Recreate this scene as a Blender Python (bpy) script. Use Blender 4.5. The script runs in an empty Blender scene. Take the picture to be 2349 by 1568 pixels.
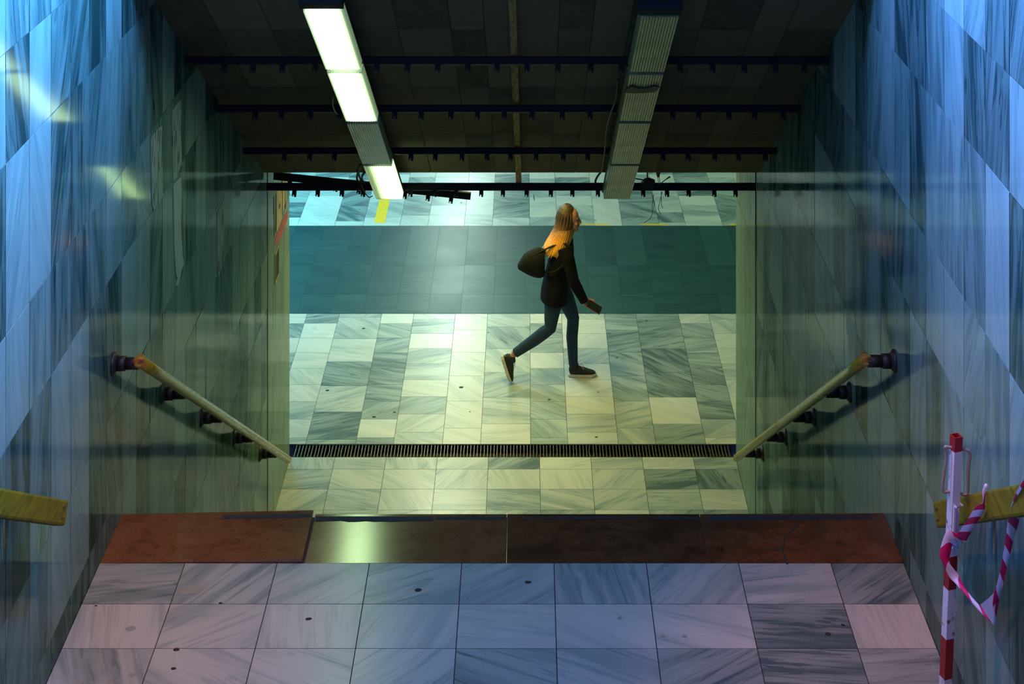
import bpy, bmesh, math, random
from mathutils import Vector, Matrix
random.seed(11)
R = math.radians
S = bpy.context.scene
COL = S.collection
PI = math.pi

# ------------------------------------------------------------------ camera, sky, exposure
F, PX, PY, HC = 3650.0, 1208.0, -915.0, 7.258        # focal length, principal point (px), eye height
XL, XR = -2.007, 1.772                              # inner faces of the stairwell walls
ZL = 2.738                                          # level of the upper landing (lower floor is 0)
YE, YJ = 7.868, 13.47                               # landing edge, end of the stairwell walls
SLOPE = 0.618
TH = math.atan(SLOPE)

cam = bpy.data.cameras.new('camera'); camo = bpy.data.objects.new('camera', cam); COL.objects.link(camo)
camo.location = (0, 0, HC); camo.rotation_euler = (PI/2, 0, 0)
cam.sensor_width = 36; cam.sensor_fit = 'HORIZONTAL'
cam.lens = F/2349*36
cam.shift_x = -(PX-1174.5)/2349; cam.shift_y = -(784-PY)/2349
cam.clip_start = 0.05; cam.clip_end = 200
S.camera = camo
vs = S.view_settings
vs.view_transform = 'Standard'; vs.look = 'None'; vs.gamma = 1; vs.use_curve_mapping = False
vs.exposure = 0.0

w = bpy.data.worlds.new('dusk_sky'); S.world = w; w.use_nodes = True
wn, wl = w.node_tree.nodes, w.node_tree.links
bg = wn['Background']; bg.inputs['Strength'].default_value = 2.2
wc = wn.new('ShaderNodeTexCoord'); wsep = wn.new('ShaderNodeSeparateXYZ'); wr = wn.new('ShaderNodeValToRGB')
wl.new(wc.outputs['Generated'], wsep.inputs[0]); wl.new(wsep.outputs['Z'], wr.inputs['Fac']); wl.new(wr.outputs['Color'], bg.inputs['Color'])
we = wr.color_ramp.elements                         # dusk: bright blue low down, deep blue overhead
we[0].position = .0; we[0].color = (.16, .34, 1.0, 1); we[1].position = 1.0; we[1].color = (.06, .09, .24, 1)
wq = we.new(.5); wq.color = (.19, .24, .85, 1); wq = we.new(.8); wq.color = (.10, .13, .38, 1)

def lamp(name, kind, loc, color, energy, size=0.3, rot=None, target=None, sy=None, spot=None, blend=.6, spread=None):
    l = bpy.data.lights.new(name, kind); o = bpy.data.objects.new(name, l); COL.objects.link(o)
    o.location = loc; l.color = color; l.energy = energy
    if kind == 'AREA':
        l.size = size
        if sy: l.shape = 'RECTANGLE'; l.size_y = sy
        if spread: l.spread = spread
    else:
        l.shadow_soft_size = size
    if spot: l.spot_size = R(spot); l.spot_blend = blend
    if target is not None:
        o.rotation_euler = (Vector(target)-Vector(loc)).to_track_quat('-Z', 'Y').to_euler()
    elif rot: o.rotation_euler = rot
    return o
# added fill over the open stairwell: blue areas facing the walls, tinted spots downwards
lamp('blue_wall_fill', 'AREA', (0.0, 6.5, 8.0), (0.12, 0.28, 1.0), 1480, .7, target=(3.0, 6.0, 7.8), spread=R(138))
lamp('blue_wall_fill', 'AREA', (-0.2, 6.5, 8.0), (0.09, 0.34, 1.0), 2150, .7, target=(-3.2, 6.0, 7.8), spread=R(138))
lamp('landing_fill_spot', 'SPOT', (-0.1, 4.6, 11.5), (0.90, 0.60, 0.95), 250, .25, target=(0.0, 6.0, 2.7), spot=26, blend=1)
lamp('landing_fill_spot', 'SPOT', (0.9, 4.2, 10.5), (1.0, 0.40, 0.12), 1350, .10, target=(-1.95, 6.7, 3.2), spot=22, blend=1)
lamp('landing_fill_spot', 'SPOT', (-1.0, 4.0, 10.5), (1.0, 0.38, 0.14), 1300, .10, target=(1.74, 6.4, 3.2), spot=22, blend=1)
# lights of the hall below; the yellow one near the stairs is added fill
lamp('hall_light', 'AREA', (-1.05, 24.5, 2.85), (0.74, 1.0, 0.86), 190, .5, sy=8)
lamp('hall_light', 'AREA', (-0.3, 14.1, 2.85), (1.0, 0.88, 0.20), 60, .22, sy=1.6)
lamp('hall_light', 'AREA', (-0.9, 16.6, 2.85), (0.86, 1.0, 0.70), 78, .22, sy=1.6)
lamp('hall_light', 'AREA', (4.2, 18.4, 2.85), (0.50, 1.0, 0.46), 55, .22, sy=4)
lamp('hall_light', 'AREA', (-4.4, 18.6, 2.85), (0.10, 0.68, 0.95), 370, 2.0, sy=4)

# ------------------------------------------------------------------ helpers
def at(x, y, Y):
    'world point seen at pixel x, y of the 2349 x 1568 frame at depth Y'
    return Vector(((x-PX)*Y/F, Y, HC-(y-PY)*Y/F))
def lw(x, y):                                       # a point on the left wall / right wall
    return at(x, y, XL*F/(x-PX))
def rw(x, y):
    return at(x, y, XR*F/(x-PX))

ROOTM = {}
def mat_of(o): return ROOTM.get(o.name, Matrix.Identity(4))
def empty(name, label, cat, loc=(0, 0, 0), rot=(0, 0, 0), group=None):
    o = bpy.data.objects.new(name, None); COL.objects.link(o)
    o.empty_display_size = .1
    o.location = loc; o.rotation_euler = rot
    o['label'] = label; o['category'] = cat
    if group: o['group'] = group
    from mathutils import Euler
    ROOTM[o.name] = Matrix.LocRotScale(Vector(loc), Euler(rot), None)
    return o
def tag(o, label, cat, group=None):
    o['label'] = label; o['category'] = cat
    if group: o['group'] = group
    return o
def obj(name, bm, mats, parent=None, smooth=False, local=False):
    'link a bmesh (built in world space unless local) as one object'
    if parent is not None and not local:
        bm.transform(mat_of(parent).inverted())
    me = bpy.data.meshes.new(name)
    bm.normal_update()
    bm.to_mesh(me); bm.free()
    if not isinstance(mats, (list, tuple)): mats = [mats]
    for m in mats: me.materials.append(m)
    if smooth:
        for p in me.polygons: p.use_smooth = True
    o = bpy.data.objects.new(name, me); COL.objects.link(o)
    if parent is not None:
        o.parent = parent
        ROOTM[o.name] = mat_of(parent)
    return o
def struct(name, bm, mats, parent=None, smooth=False):
    o = obj(name, bm, mats, parent, smooth)
    if parent is None: o['kind'] = 'structure'
    return o
def dup(src, parent, loc=None):
    c = src.copy(); COL.objects.link(c); c.parent = parent
    if loc is not None: c.location = loc
    return c

def box(bm, x0, x1, y0, y1, z0, z1, bevel=0, M=None, mi=0):
    vs_ = [bm.verts.new((x, y, z)) for z in (z0, z1) for y in (y0, y1) for x in (x0, x1)]
    fs = [bm.faces.new([vs_[i] for i in q]) for q in ((0,2,3,1),(4,5,7,6),(0,1,5,4),(2,6,7,3),(0,4,6,2),(1,3,7,5))]
    for f in fs: f.material_index = mi
    if bevel:
        es = {e for f in fs for e in f.edges}
        r = bmesh.ops.bevel(bm, geom=list(es), offset=bevel, segments=2, profile=.6, affect='EDGES')
        vs_ = list({v for f in r['faces'] for v in f.verts} | {v for v in vs_ if v.is_valid})
    if M is not None: bmesh.ops.transform(bm, matrix=M, verts=vs_)
    return vs_
def frames(pts, side=None):
    n = len(pts); out = []
    prev = None
    for i in range(n):
        t = (pts[min(i+1, n-1)]-pts[max(i-1, 0)])
        if t.length < 1e-9: t = Vector((0, 0, 1))
        t.normalize()
        ref = side if side is not None else (prev if prev is not None else (Vector((0, 1, 0)) if abs(t.y) < .9 else Vector((1, 0, 0))))
        e2 = ref-t*ref.dot(t)
        if e2.length < 1e-6: e2 = t.orthogonal()
        e2.normalize(); e1 = e2.cross(t)
        prev = e2
        out.append((e1, e2))
    return out
def loft(bm, pts, radii, seg=12, side=None, cap=True, mi=0, uv=None):
    'tube of elliptical rings; radii is a number, or per point a number or (along e1, along side)'
    pts = [Vector(p) for p in pts]
    if not isinstance(radii, (list, tuple)): radii = [radii]*len(pts)
    rings = []
    for p, r, (e1, e2) in zip(pts, radii, frames(pts, side)):
        a, b = (r if isinstance(r, (list, tuple)) else (r, r))
        rings.append([bm.verts.new(p+e1*(a*math.cos(2*PI*k/seg))+e2*(b*math.sin(2*PI*k/seg))) for k in range(seg)])
    for A, B in zip(rings, rings[1:]):
        for k in range(seg):
            f = bm.faces.new((A[k], A[(k+1) % seg], B[(k+1) % seg], B[k])); f.material_index = mi; f.smooth = True
    if cap:
        f = bm.faces.new(list(reversed(rings[0]))); f.material_index = mi
        f = bm.faces.new(rings[-1]); f.material_index = mi
    return rings
def ball(bm, c, rx, ry, rz, M=None, mi=0, seg=16):
    T = Matrix.Translation(Vector(c)) @ (M if M is not None else Matrix.Identity(4)) @ Matrix.Diagonal((rx, ry, rz, 1))
    r = bmesh.ops.create_uvsphere(bm, u_segments=seg, v_segments=max(6, seg*2//3), radius=1, matrix=T)
    for v in r['verts']:
        for f in v.link_faces: f.material_index = mi; f.smooth = True
def curve_pts(pts, n=8):
    'Catmull-Rom through the points'
    P = [Vector(p) for p in pts]; P = [P[0]*2-P[1]]+P+[P[-1]*2-P[-2]]
    out = []
    for i in range(1, len(P)-2):
        for k in range(n):
            t = k/n; a, b, c, d = P[i-1:i+3]
            out.append(.5*((2*b)+(c-a)*t+(2*a-5*b+4*c-d)*t*t+(3*b-a-3*c+d)*t**3))
    out.append(P[-2]); return out
def poly_patch(bm, pts, off, mi=0):
    'thin patch: polygon with a little thickness along off'
    pts = [Vector(p) for p in pts]; off = Vector(off)
    a = [bm.verts.new(p) for p in pts]; b = [bm.verts.new(p+off) for p in pts]
    f = bm.faces.new(b); f.material_index = mi
    n = len(pts)
    for i in range(n):
        q = bm.faces.new((a[i], a[(i+1) % n], b[(i+1) % n], b[i])); q.material_index = mi
    bmesh.ops.recalc_face_normals(bm, faces=bm.faces[:])

# ------------------------------------------------------------------ materials
MATS = {}
def new_mat(name):
    m = bpy.data.materials.new(name); m.use_nodes = True
    return m, m.node_tree.nodes, m.node_tree.links, m.node_tree.nodes['Principled BSDF']
def simple(name, col, rough=.5, metal=0, noise=.0, scale=20, col2=None, bump=0, spec=None, coords='Object', detail=4, stretch=None, ramp=(.4, .65)):
    m, N, L, b = new_mat(name)
    b.inputs['Roughness'].default_value = rough; b.inputs['Metallic'].default_value = metal
    if spec is not None: b.inputs['Specular IOR Level'].default_value = spec
    if col2 is None and not bump and not noise:
        b.inputs['Base Color'].default_value = (*col, 1); return m
    tc = N.new('ShaderNodeTexCoord'); nz = N.new('ShaderNodeTexNoise')
    nz.inputs['Scale'].default_value = scale; nz.inputs['Detail'].default_value = detail
    src = tc.outputs[coords]
    if stretch:
        mp = N.new('ShaderNodeMapping'); mp.inputs['Scale'].default_value = stretch
        L.new(src, mp.inputs['Vector']); src = mp.outputs['Vector']
    L.new(src, nz.inputs['Vector'])
    cr = N.new('ShaderNodeValToRGB')
    c2 = col2 if col2 is not None else tuple(c*(1-noise) for c in col)
    cr.color_ramp.elements[0].position = ramp[0]; cr.color_ramp.elements[0].color = (*col, 1)
    cr.color_ramp.elements[1].position = ramp[1]; cr.color_ramp.elements[1].color = (*c2, 1)
    L.new(nz.outputs['Fac'], cr.inputs['Fac']); L.new(cr.outputs['Color'], b.inputs['Base Color'])
    if bump:
        bp = N.new('ShaderNodeBump'); bp.inputs['Strength'].default_value = bump; bp.inputs['Distance'].default_value = .01
        L.new(nz.outputs['Fac'], bp.inputs['Height']); L.new(bp.outputs['Normal'], b.inputs['Normal'])
    return m
def marble(name, light, mid, dark, rough, rough_var=.1, streak=.9, spec=.5, ior=1.5, dust=0, iso=False, gloss_noise=1.5, grain=.06, warm=None):
    '''polished stone: vertex attributes tone (0 pale .. 1 dark) and the UV map (metres, v along the vein) drive it'''
    m, N, L, b = new_mat(name)
    b.inputs['Specular IOR Level'].default_value = spec; b.inputs['IOR'].default_value = ior
    uv = N.new('ShaderNodeUVMap'); uv.uv_map = 'UVMap'
    at_ = N.new('ShaderNodeAttribute'); at_.attribute_name = 'tone'
    def noise(sx, sy, scale, detail, dist, rgh=.55):
        mp = N.new('ShaderNodeMapping'); mp.inputs['Scale'].default_value = (sx, sx*.8 if iso else sy, 1)
        L.new(uv.outputs['UV'], mp.inputs['Vector'])
        n = N.new('ShaderNodeTexNoise'); n.inputs['Scale'].default_value = scale
        n.inputs['Detail'].default_value = detail; n.inputs['Roughness'].default_value = rgh
        n.inputs['Distortion'].default_value = dist
        L.new(mp.outputs['Vector'], n.inputs['Vector']); return n.outputs['Fac']
    def math_(op, a, bb, c=None):
        n = N.new('ShaderNodeMath'); n.operation = op
        for i, v in enumerate((a, bb, c)):
            if v is None: continue
            if isinstance(v, (int, float)): n.inputs[i].default_value = v
            else: L.new(v, n.inputs[i])
        return n.outputs[0]
    def ramp(v, a, c):
        n = N.new('ShaderNodeMapRange'); n.inputs['From Min'].default_value = a; n.inputs['From Max'].default_value = c
        n.interpolation_type = 'SMOOTHSTEP'
        L.new(v, n.inputs['Value']); return n.outputs['Result']
    broad = ramp(noise(1, .12, 7, 3, .8), .40, .66)
    fine = ramp(noise(1, .06, 26, 5, 1.2), .50, .68)
    vein = ramp(noise(1, .10, 13, 6, 2.0), .57, .64)
    grainv = noise(1, 1, 160, 2, 0)
    t = math_('MULTIPLY_ADD', broad, .42*streak, math_('MULTIPLY', fine, .30*streak))
    t = math_('MULTIPLY_ADD', vein, .30*streak, t)
    amp = math_('MULTIPLY_ADD', at_.outputs['Fac'], .85, .22)   # paler stones carry weaker veins
    t = math_('MULTIPLY', t, amp)
    t = math_('MULTIPLY_ADD', at_.outputs['Fac'], .62, t)
    t = math_('MULTIPLY_ADD', math_('SUBTRACT', grainv, .5), grain*4, t)
    cr = N.new('ShaderNodeValToRGB'); e = cr.color_ramp.elements
    e[0].position = 0; e[0].color = (*light, 1); e[1].position = 1; e[1].color = (*dark, 1)
    q = e.new(.45); q.color = (*mid, 1)
    L.new(t, cr.inputs['Fac'])
    L.new(cr.outputs['Color'], b.inputs['Base Color'])
    rn = noise(1, 1, gloss_noise, 4, .3)
    rr = math_('MULTIPLY_ADD', math_('SUBTRACT', rn, .5), rough_var*2, rough)
    L.new(rr, b.inputs['Roughness'])
    if dust:                                        # a matt film over the polish weakens the mirror image
        df = N.new('ShaderNodeBsdfDiffuse'); mx = N.new('ShaderNodeMixShader'); mx.inputs['Fac'].default_value = dust
        L.new(cr.outputs['Color'], df.inputs['Color']); L.new(b.outputs[0], mx.inputs[1]); L.new(df.outputs[0], mx.inputs[2])
        L.new(mx.outputs[0], N['Material Output'].inputs['Surface'])
    MATS[name] = m
    return m
M_wall = marble('wall_marble', (.195, .280, .225), (.085, .140, .110), (.016, .040, .032), .085, .03, 1.2, spec=.5, dust=.70)
M_floor = marble('floor_marble', (.64, .63, .56), (.31, .37, .35), (.085, .135, .14), .30, .08, 1.1, spec=.40)
M_slate = marble('dark_floor_stone', (.036, .096, .098), (.020, .066, .070), (.010, .042, .048), .38, .10, .8, spec=.4, grain=.10)
M_red = marble('red_granite', (.27, .115, .048), (.17, .062, .022), (.075, .026, .012), .20, .05, 1.1, spec=.6, ior=2.1, iso=True, grain=.16)
M_board = marble('board_marked_concrete', (.150, .125, .075), (.095, .080, .048), (.050, .045, .030), .85, .05, .8, spec=.2, grain=.12, iso=True)
M_grout = simple('grout', (.035, .035, .03), .9)
M_conc = simple('soffit_concrete', (.10, .085, .052), .85, noise=.65, scale=3.0, bump=.25, detail=8)
M_rail = simple('black_steel', (.008, .008, .009), .6, spec=.25, noise=.4, scale=30)
M_wood_y = simple('yellow_painted_wood', (.23, .15, .004), .6, spec=.15, noise=.45, scale=7, stretch=(6, 1, 6), bump=.08)
M_lath = simple('raw_lath_wood', (.40, .24, .06), .8, noise=.6, scale=9, stretch=(8, 1, 8), bump=.2)
M_brass = simple('worn_yellow_rail_paint', (.42, .30, .018), .26, noise=.35, scale=14, stretch=(5, .6, 5))
M_capor = simple('orange_rail_end', (.55, .22, .02), .6, noise=.7, scale=30, ramp=(.5, .62))
M_iron = simple('dark_iron', (.022, .022, .022), .5, metal=.4, col2=(.055, .028, .018), scale=18)
M_rubber = simple('black_rubber', (.012, .012, .012), .6)
M_copper = simple('copper_wire', (.10, .13, .10), .5)
M_house = simple('grimy_lamp_housing', (.012, .013, .014), .7, spec=.15, noise=.4, scale=20)
M_white_p = simple('chipped_white_paint', (.60, .58, .62), .5, col2=(.10, .05, .03), scale=22, ramp=(.60, .68))
M_red_p = simple('chipped_red_paint', (.30, .010, .012), .45, col2=(.07, .02, .015), scale=22, ramp=(.62, .70))
M_wire = simple('rusty_wire', (.30, .22, .17), .6, metal=.3, col2=(.32, .28, .25), scale=40)
M_grate = simple('grate_steel', (.22, .21, .18), .45, metal=.5, noise=.6, scale=60)
M_dirt = simple('drain_dirt', (.018, .016, .010), .95, col2=(.06, .05, .03), scale=40)
M_strip = simple('anti_slip_tape', (.035, .037, .045), .8, noise=.3, scale=90, bump=.3)
M_ytape = simple('yellow_floor_tape', (.95, .52, .0), .5, noise=.15, scale=30)
M_gum = simple('old_gum', (.03, .028, .022), .8)
M_spill = simple('faint_spill', (.34, .34, .29), .5)
M_black_mark = simple('black_wall_paint', (.018, .022, .016), .5)
M_red_mark = simple('red_wall_paint', (.55, .09, .055), .5, noise=.4, scale=30)
M_yel_slab = simple('ochre_wall_paint', (.62, .50, .22), .5, noise=.3, scale=8)
M_bare = simple('bare_plaster', (.27, .35, .29), .85, noise=.12, scale=14, bump=.25)
M_broken = simple('broken_marble', (.20, .26, .22), .6, col2=(.012, .015, .012), scale=16, stretch=(1, 2.2, .5), ramp=(.50, .62), bump=.5, detail=9)
M_plain = simple('painted_passage_wall', (.30, .33, .28), .6, noise=.2, scale=2)
M_ground = simple('street_paving', (.10, .10, .10), .9)

def diffuser_mat(name, base, strength, ecol, edge, off=0.0):
    'ribbed plastic over fluorescent tubes: light falls off from the tube to the edges and the dirty ends'
    m, N, L, b = new_mat(name)
    b.inputs['Base Color'].default_value = (*base, 1); b.inputs['Roughness'].default_value = .35
    if strength:
        tc = N.new('ShaderNodeTexCoord'); sp = N.new('ShaderNodeSeparateXYZ'); L.new(tc.outputs['Object'], sp.inputs[0])
        def math_(op, a, bb=0, c=0):
            n = N.new('ShaderNodeMath'); n.operation = op
            for i, v in enumerate((a, bb, c)):
                if isinstance(v, (int, float)): n.inputs[i].default_value = v
                else: L.new(v, n.inputs[i])
            return n.outputs[0]
        dx = math_('ABSOLUTE', math_('SUBTRACT', sp.outputs['X'], off))
        mr = N.new('ShaderNodeMapRange'); mr.interpolation_type = 'SMOOTHSTEP'
        mr.inputs['From Min'].default_value = edge[0]; mr.inputs['From Max'].default_value = edge[1]
        mr.inputs['To Min'].default_value = 1; mr.inputs['To Max'].default_value = edge[2]
        L.new(dx, mr.inputs['Value'])
        dy = math_('ABSOLUTE', sp.outputs['Y'])
        me_ = N.new('ShaderNodeMapRange'); me_.interpolation_type = 'SMOOTHSTEP'
        me_.inputs['From Min'].default_value = .53; me_.inputs['From Max'].default_value = .575
        me_.inputs['To Min'].default_value = 1; me_.inputs['To Max'].default_value = .02
        L.new(dy, me_.inputs['Value'])
        rib = math_('MULTIPLY_ADD', math_('SINE', math_('MULTIPLY', sp.outputs['X'], 2*PI/.0154)), .22, .78)
        s = math_('MULTIPLY', math_('MULTIPLY', math_('MULTIPLY', mr.outputs[0], me_.outputs[0]), rib), strength)
        b.inputs['Emission Color'].default_value = (*ecol, 1)
        L.new(s, b.inputs['Emission Strength'])
    return m
M_lit = diffuser_mat('lit_diffuser', (.5, .52, .42), 11.0, (.66, 1.0, .48), (.040, .106, .030))
M_lit_half = diffuser_mat('half_lit_diffuser', (.5, .52, .38), 8.5, (.64, 1.0, .38), (.010, .125, .028), off=.045)
M_unlit_teal = simple('unlit_diffuser_teal', (.22, .30, .27), .35, noise=.3, scale=12)
M_unlit = simple('unlit_diffuser_grimy', (.22, .26, .10), .4, noise=.4, scale=7, detail=6)

# ------------------------------------------------------------------ tiled stone surfaces
def tiled(name, rects, origin, U, V, mat, gap=.0018, depth=.003, tilt=0.0, grout=None, parent=None, extra=None):
    '''rects: (u0, v0, u1, v1, tone, vein angle). One mesh; every stone has its own tone, vein direction and offset'''
    bm = bmesh.new(); tl = bm.verts.layers.float.new('tone'); ul = bm.loops.layers.uv.new('UVMap')
    O, U, V = Vector(origin), Vector(U), Vector(V); Nn = U.cross(V).normalized()
    for (u0, v0, u1, v1, tone, ang) in rects:
        if u1-u0 < 2.5*gap or v1-v0 < 2.5*gap: continue
        du, dv = random.uniform(-50, 50), random.uniform(-50, 50)
        tx, ty = random.gauss(0, tilt), random.gauss(0, tilt)
        cu, cv = (u0+u1)/2, (v0+v1)/2
        c, s = math.cos(ang), math.sin(ang)
        def mk(u, v, d):
            h = d+(u-cu)*tx+(v-cv)*ty
            vt = bm.verts.new(O+U*u+V*v+Nn*h); vt[tl] = tone; return vt, (u, v)
        q = [(u0+gap, v0+gap), (u1-gap, v0+gap), (u1-gap, v1-gap), (u0+gap, v1-gap)]
        top = [mk(u, v, 0) for u, v in q]; bot = [mk(u, v, -depth) for u, v in q]
        fl = [top]+[[bot[i], bot[(i+1) % 4], top[(i+1) % 4], top[i]] for i in range(4)]
        for fv in fl:
            f = bm.faces.new([a for a, _ in fv])
            for lp, (_, (u, v)) in zip(f.loops, fv):
                a, b_ = u-cu, v-cv
                lp[ul].uv = (a*c+b_*s+du, -a*s+b_*c+dv)
    if extra: extra(bm)
    us = [r[0] for r in rects]+[r[2] for r in rects]; vv = [r[1] for r in rects]+[r[3] for r in rects]
    a0, a1, b0, b1 = min(us), max(us), min(vv), max(vv)
    f = bm.faces.new([bm.verts.new(O+U*u+V*v-Nn*depth*.9) for u, v in ((a0, b0), (a1, b0), (a1, b1), (a0, b1))])
    f.material_index = 1
    return bm
def rt(lo=.0, hi=1.0, p=1.3): return lo+(hi-lo)*random.random()**p

# --- stairwell walls: columns of upright slabs, courses alternately tall and short
courses = [0.0]
zs = [HC-d for d in (7.22, 6.57, 6.13, 5.47, 5.03, 4.38, 3.93, 3.27, 2.83, 2.17, 1.74, 1.08, .65)]
courses = [0.0]+[z for z in zs if z > .06]+[6.95]
def cols(a, b, ref, p):
    k = math.ceil((a-ref)/p); out = [a]
    while ref+k*p < b-.02:
        if ref+k*p > a+.02: out.append(ref+k*p)
        k += 1
    return out+[b]
lc = cols(-1.0, 8.18, 8.18, .2929)+cols(8.18, 12.33, 8.18, .2964)[1:]+[12.62, 12.9, 13.18, YJ]
rc = cols(-1.0, 12.32, 7.97, .304)+[12.62, 12.9, 13.18, YJ]
def wall_rects(cs, over):
    out = []
    for ci, (v0, v1) in enumerate(zip(courses, courses[1:])):
        for a, b in zip(cs, cs[1:]):
            k = random.random()
            tone = rt(.05, .35) if k < .42 else (rt(.35, .7, 1) if k < .8 else rt(.7, 1.0, 1))
            ang = random.choice((0, 0, 0, .06, -.06, .12, -.14, .25, -.25, .4, -.4))*random.uniform(.6, 1.3)
            if a > 12.3: tone = rt(0, .12)
            for (y, z, tn) in over:
                if a <= y < b and v0 <= z < v1: tone = tn
            out.append((a, v0, b, v1, tone, ang))
    return out
def ov(fn, pts):
    return [(fn(x, y).y, fn(x, y).z, t) for x, y, t in pts]
left_over = ov(lw, [(95, 560, .02), (40, 560, .12), (150, 600, .55), (35, 250, .85), (92, 160, .12), (150, 120, .55), (10, 600, 1.0), (10, 400, .9), (95, 330, .05),
                    (150, 400, .75), (200, 300, .7), (270, 250, .25), (330, 200, .5), (230, 100, .9), (280, 60, .8), (150, 1050, .12), (110, 1000, .6), (210, 1100, .95),
                    (175, 950, .1), (70, 900, .35), (270, 1140, .5), (400, 560, .12), (385, 330, .25), (505, 520, .1), (450, 470, .15), (60, 60, .9), (20, 60, .5)])
right_over = ov(rw, [(2290, 560, .02), (2290, 700, .05), (2330, 520, .8), (2340, 600, .85), (2130, 620, .1), (2150, 600, .2), (2050, 560, .8), (2085, 620, .75), (2230, 330, .85),
                     (2270, 250, .7), (2170, 210, .2), (2190, 300, .25), (2110, 200, .8), (2100, 280, .9), (2010, 130, .35), (2250, 60, .3), (2300, 60, .9), (2340, 330, .2), (2180, 560, .5), (2230, 620, .5), (2200, 600, .3)])
def left_extra(bm):
    o = (.004, 0, 0)
    # two shattered slabs, one long tear of bare plaster, one pale chipped edge (surface damage)
    poly_patch(bm, [lw(*p) for p in ((345, 318), (358, 296), (371, 288), (369, 330), (372, 400), (371, 452), (366, 462), (352, 484), (348, 470), (347, 430))], (.004, 0, 0), 2)
    poly_patch(bm, [lw(*p) for p in ((394, 255), (404, 238), (414, 226), (413, 300), (416, 376), (404, 402), (396, 420), (395, 340))], (.004, 0, 0), 2)
    poly_patch(bm, [lw(*p) for p in ((396, 424), (406, 412), (414, 404), (415, 440), (414, 520), (417, 580), (420, 604), (414, 622), (411, 640), (406, 657), (403, 655), (406, 640), (402, 628), (400, 600), (398, 560), (397, 480))], (.005, 0, 0), 3)
    poly_patch(bm, [lw(*p) for p in ((415, 410), (418, 412), (418.5, 470), (419.5, 590), (417.5, 575), (415.5, 500))], (.003, 0, 0), 4)
    poly_patch(bm, [lw(*p) for p in ((497, 486), (513, 456), (514, 520), (512, 580), (508, 610), (502, 632), (499, 630), (498, 560))], (.003, 0, 0), 2)
    poly_patch(bm, [lw(*p) for p in ((634.5, 440), (656, 400), (656, 470), (650, 484), (640, 520), (634.5, 534))], (.001, 0, 0), 6)
    # painted strokes and red bar on the slab at the corner of the passage
    poly_patch(bm, [lw(*p) for p in ((629, 556), (636, 533), (650, 498), (659.5, 482), (660, 500), (651, 524), (644, 545), (639, 553), (632, 563))], (.002, 0, 0), 5)
    for a, b, y0, y1 in ((628, 629.6, 452, 543), (632.4, 633.8, 446, 533), (626.6, 627.6, 452, 492), (647.2, 648.6, 414, 495), (653, 654.4, 412, 470), (645.4, 646.2, 412, 445)):
        poly_patch(bm, [lw(a, y0), lw(b, y0-2), lw(b, y1-3), lw((a+b)/2, y1), lw(a, y1-5)], (.002, 0, 0), 4)
    poly_patch(bm, [lw(639, 472), lw(642.6, 463), lw(642.6, 472), lw(640, 481)], (.002, 0, 0), 4)
    poly_patch(bm, [lw(652, 470), lw(656, 462), lw(656, 476), lw(652, 481)], (.002, 0, 0), 4)
def right_extra(bm):
    poly_patch(bm, [rw(*p) for p in ((1699, 516), (1704, 520), (1711, 540), (1716, 556), (1723, 580), (1719, 572), (1713, 560), (1706, 543))], (-.002, 0, 0), 5)
    for a, b, y0, y1 in ((1697.4, 1699, 396, 482), (1700.6, 1702, 404, 494), (1714.6, 1716.6, 452, 536), (1718.6, 1720, 456, 520), (1722, 1723.6, 468, 505), (1707.6, 1709, 492, 508)):
        poly_patch(bm, [rw(a, y0), rw(b, y0+2), rw(b, y1-2), rw((a+b)/2, y1), rw(a, y1-6)], (-.002, 0, 0), 4)
    poly_patch(bm, [rw(1706, 464), rw(1710, 473), rw(1710, 482), rw(1707, 478)], (-.002, 0, 0), 4)
    poly_patch(bm, [rw(1718, 528), rw(1722.6, 534), rw(1722.4, 550), rw(1718.4, 544)], (-.002, 0, 0), 4)
    poly_patch(bm, [rw(1729, 566), rw(1731.5, 573), rw(1735.6, 591), rw(1733, 586)], (-.002, 0, 0), 4)
WM = [M_wall, M_grout, M_broken, M_bare, M_black_mark, M_red_mark, M_yel_slab]
bm = tiled('wall_left', wall_rects(lc, left_over), (XL, 0, 0), (0, 1, 0), (0, 0, 1), M_wall, gap=.0020, tilt=.0022, extra=left_extra)
box(bm, XL-.35, XL-.003, -1.0, YJ, -.3, 6.95, mi=1)
struct('wall_left', bm, WM)
bm = tiled('wall_right', wall_rects(rc, right_over), (XR, 0, 0), (0, 1, 0), (0, 0, 1), M_wall, gap=.0020, tilt=.0022, extra=right_extra)
# U x V points into the wall on this side: turn the stones round
box(bm, XR+.003, XR+.35, -1.0, YJ, -.3, 6.95, mi=1)
for v in bm.verts:
    d = v.co.x-XR
    if abs(d) < .02 and not (abs(d-.003) < 1e-5): v.co.x = XR-d if d < 0 else v.co.x
struct('wall_right', bm, WM)

# --- upper landing (three rows in view and on towards the flight above)
def grid(x0, x1, y0, y1, ref, p, rows, tones=None, base=(.05, .75), angs=None):
    out = []; cs = cols(x0, x1, ref, p)
    for ri, (a, b) in enumerate(zip(rows, rows[1:])):
        for ci, (c, d) in enumerate(zip(cs, cs[1:])):
            tone = rt(*base); ang = random.choice((.3, 1.0, 1.25, 1.57, 1.75, 2.0, 2.4, -.5))+random.uniform(-.2, .2)
            if tones and (ri, ci) in tones: tone = tones[(ri, ci)]
            out.append((c, a, d, b, tone, ang))
    return out
ry = [7.479-.3045*k for k in range(7)][::-1]
land_t = {}
rows_up = [.60, .45, .30, .40, .38, .45, .40, .35, .75], [.22, .30, .15, .18, .20, .16, .12, .95, .2], [.45, .3, .25, .2, .6, .4, .7, .95, .5]
for k, row in enumerate(rows_up):
    for c, t in enumerate(row): land_t[(len(ry)-2-k, c)] = t
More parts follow.
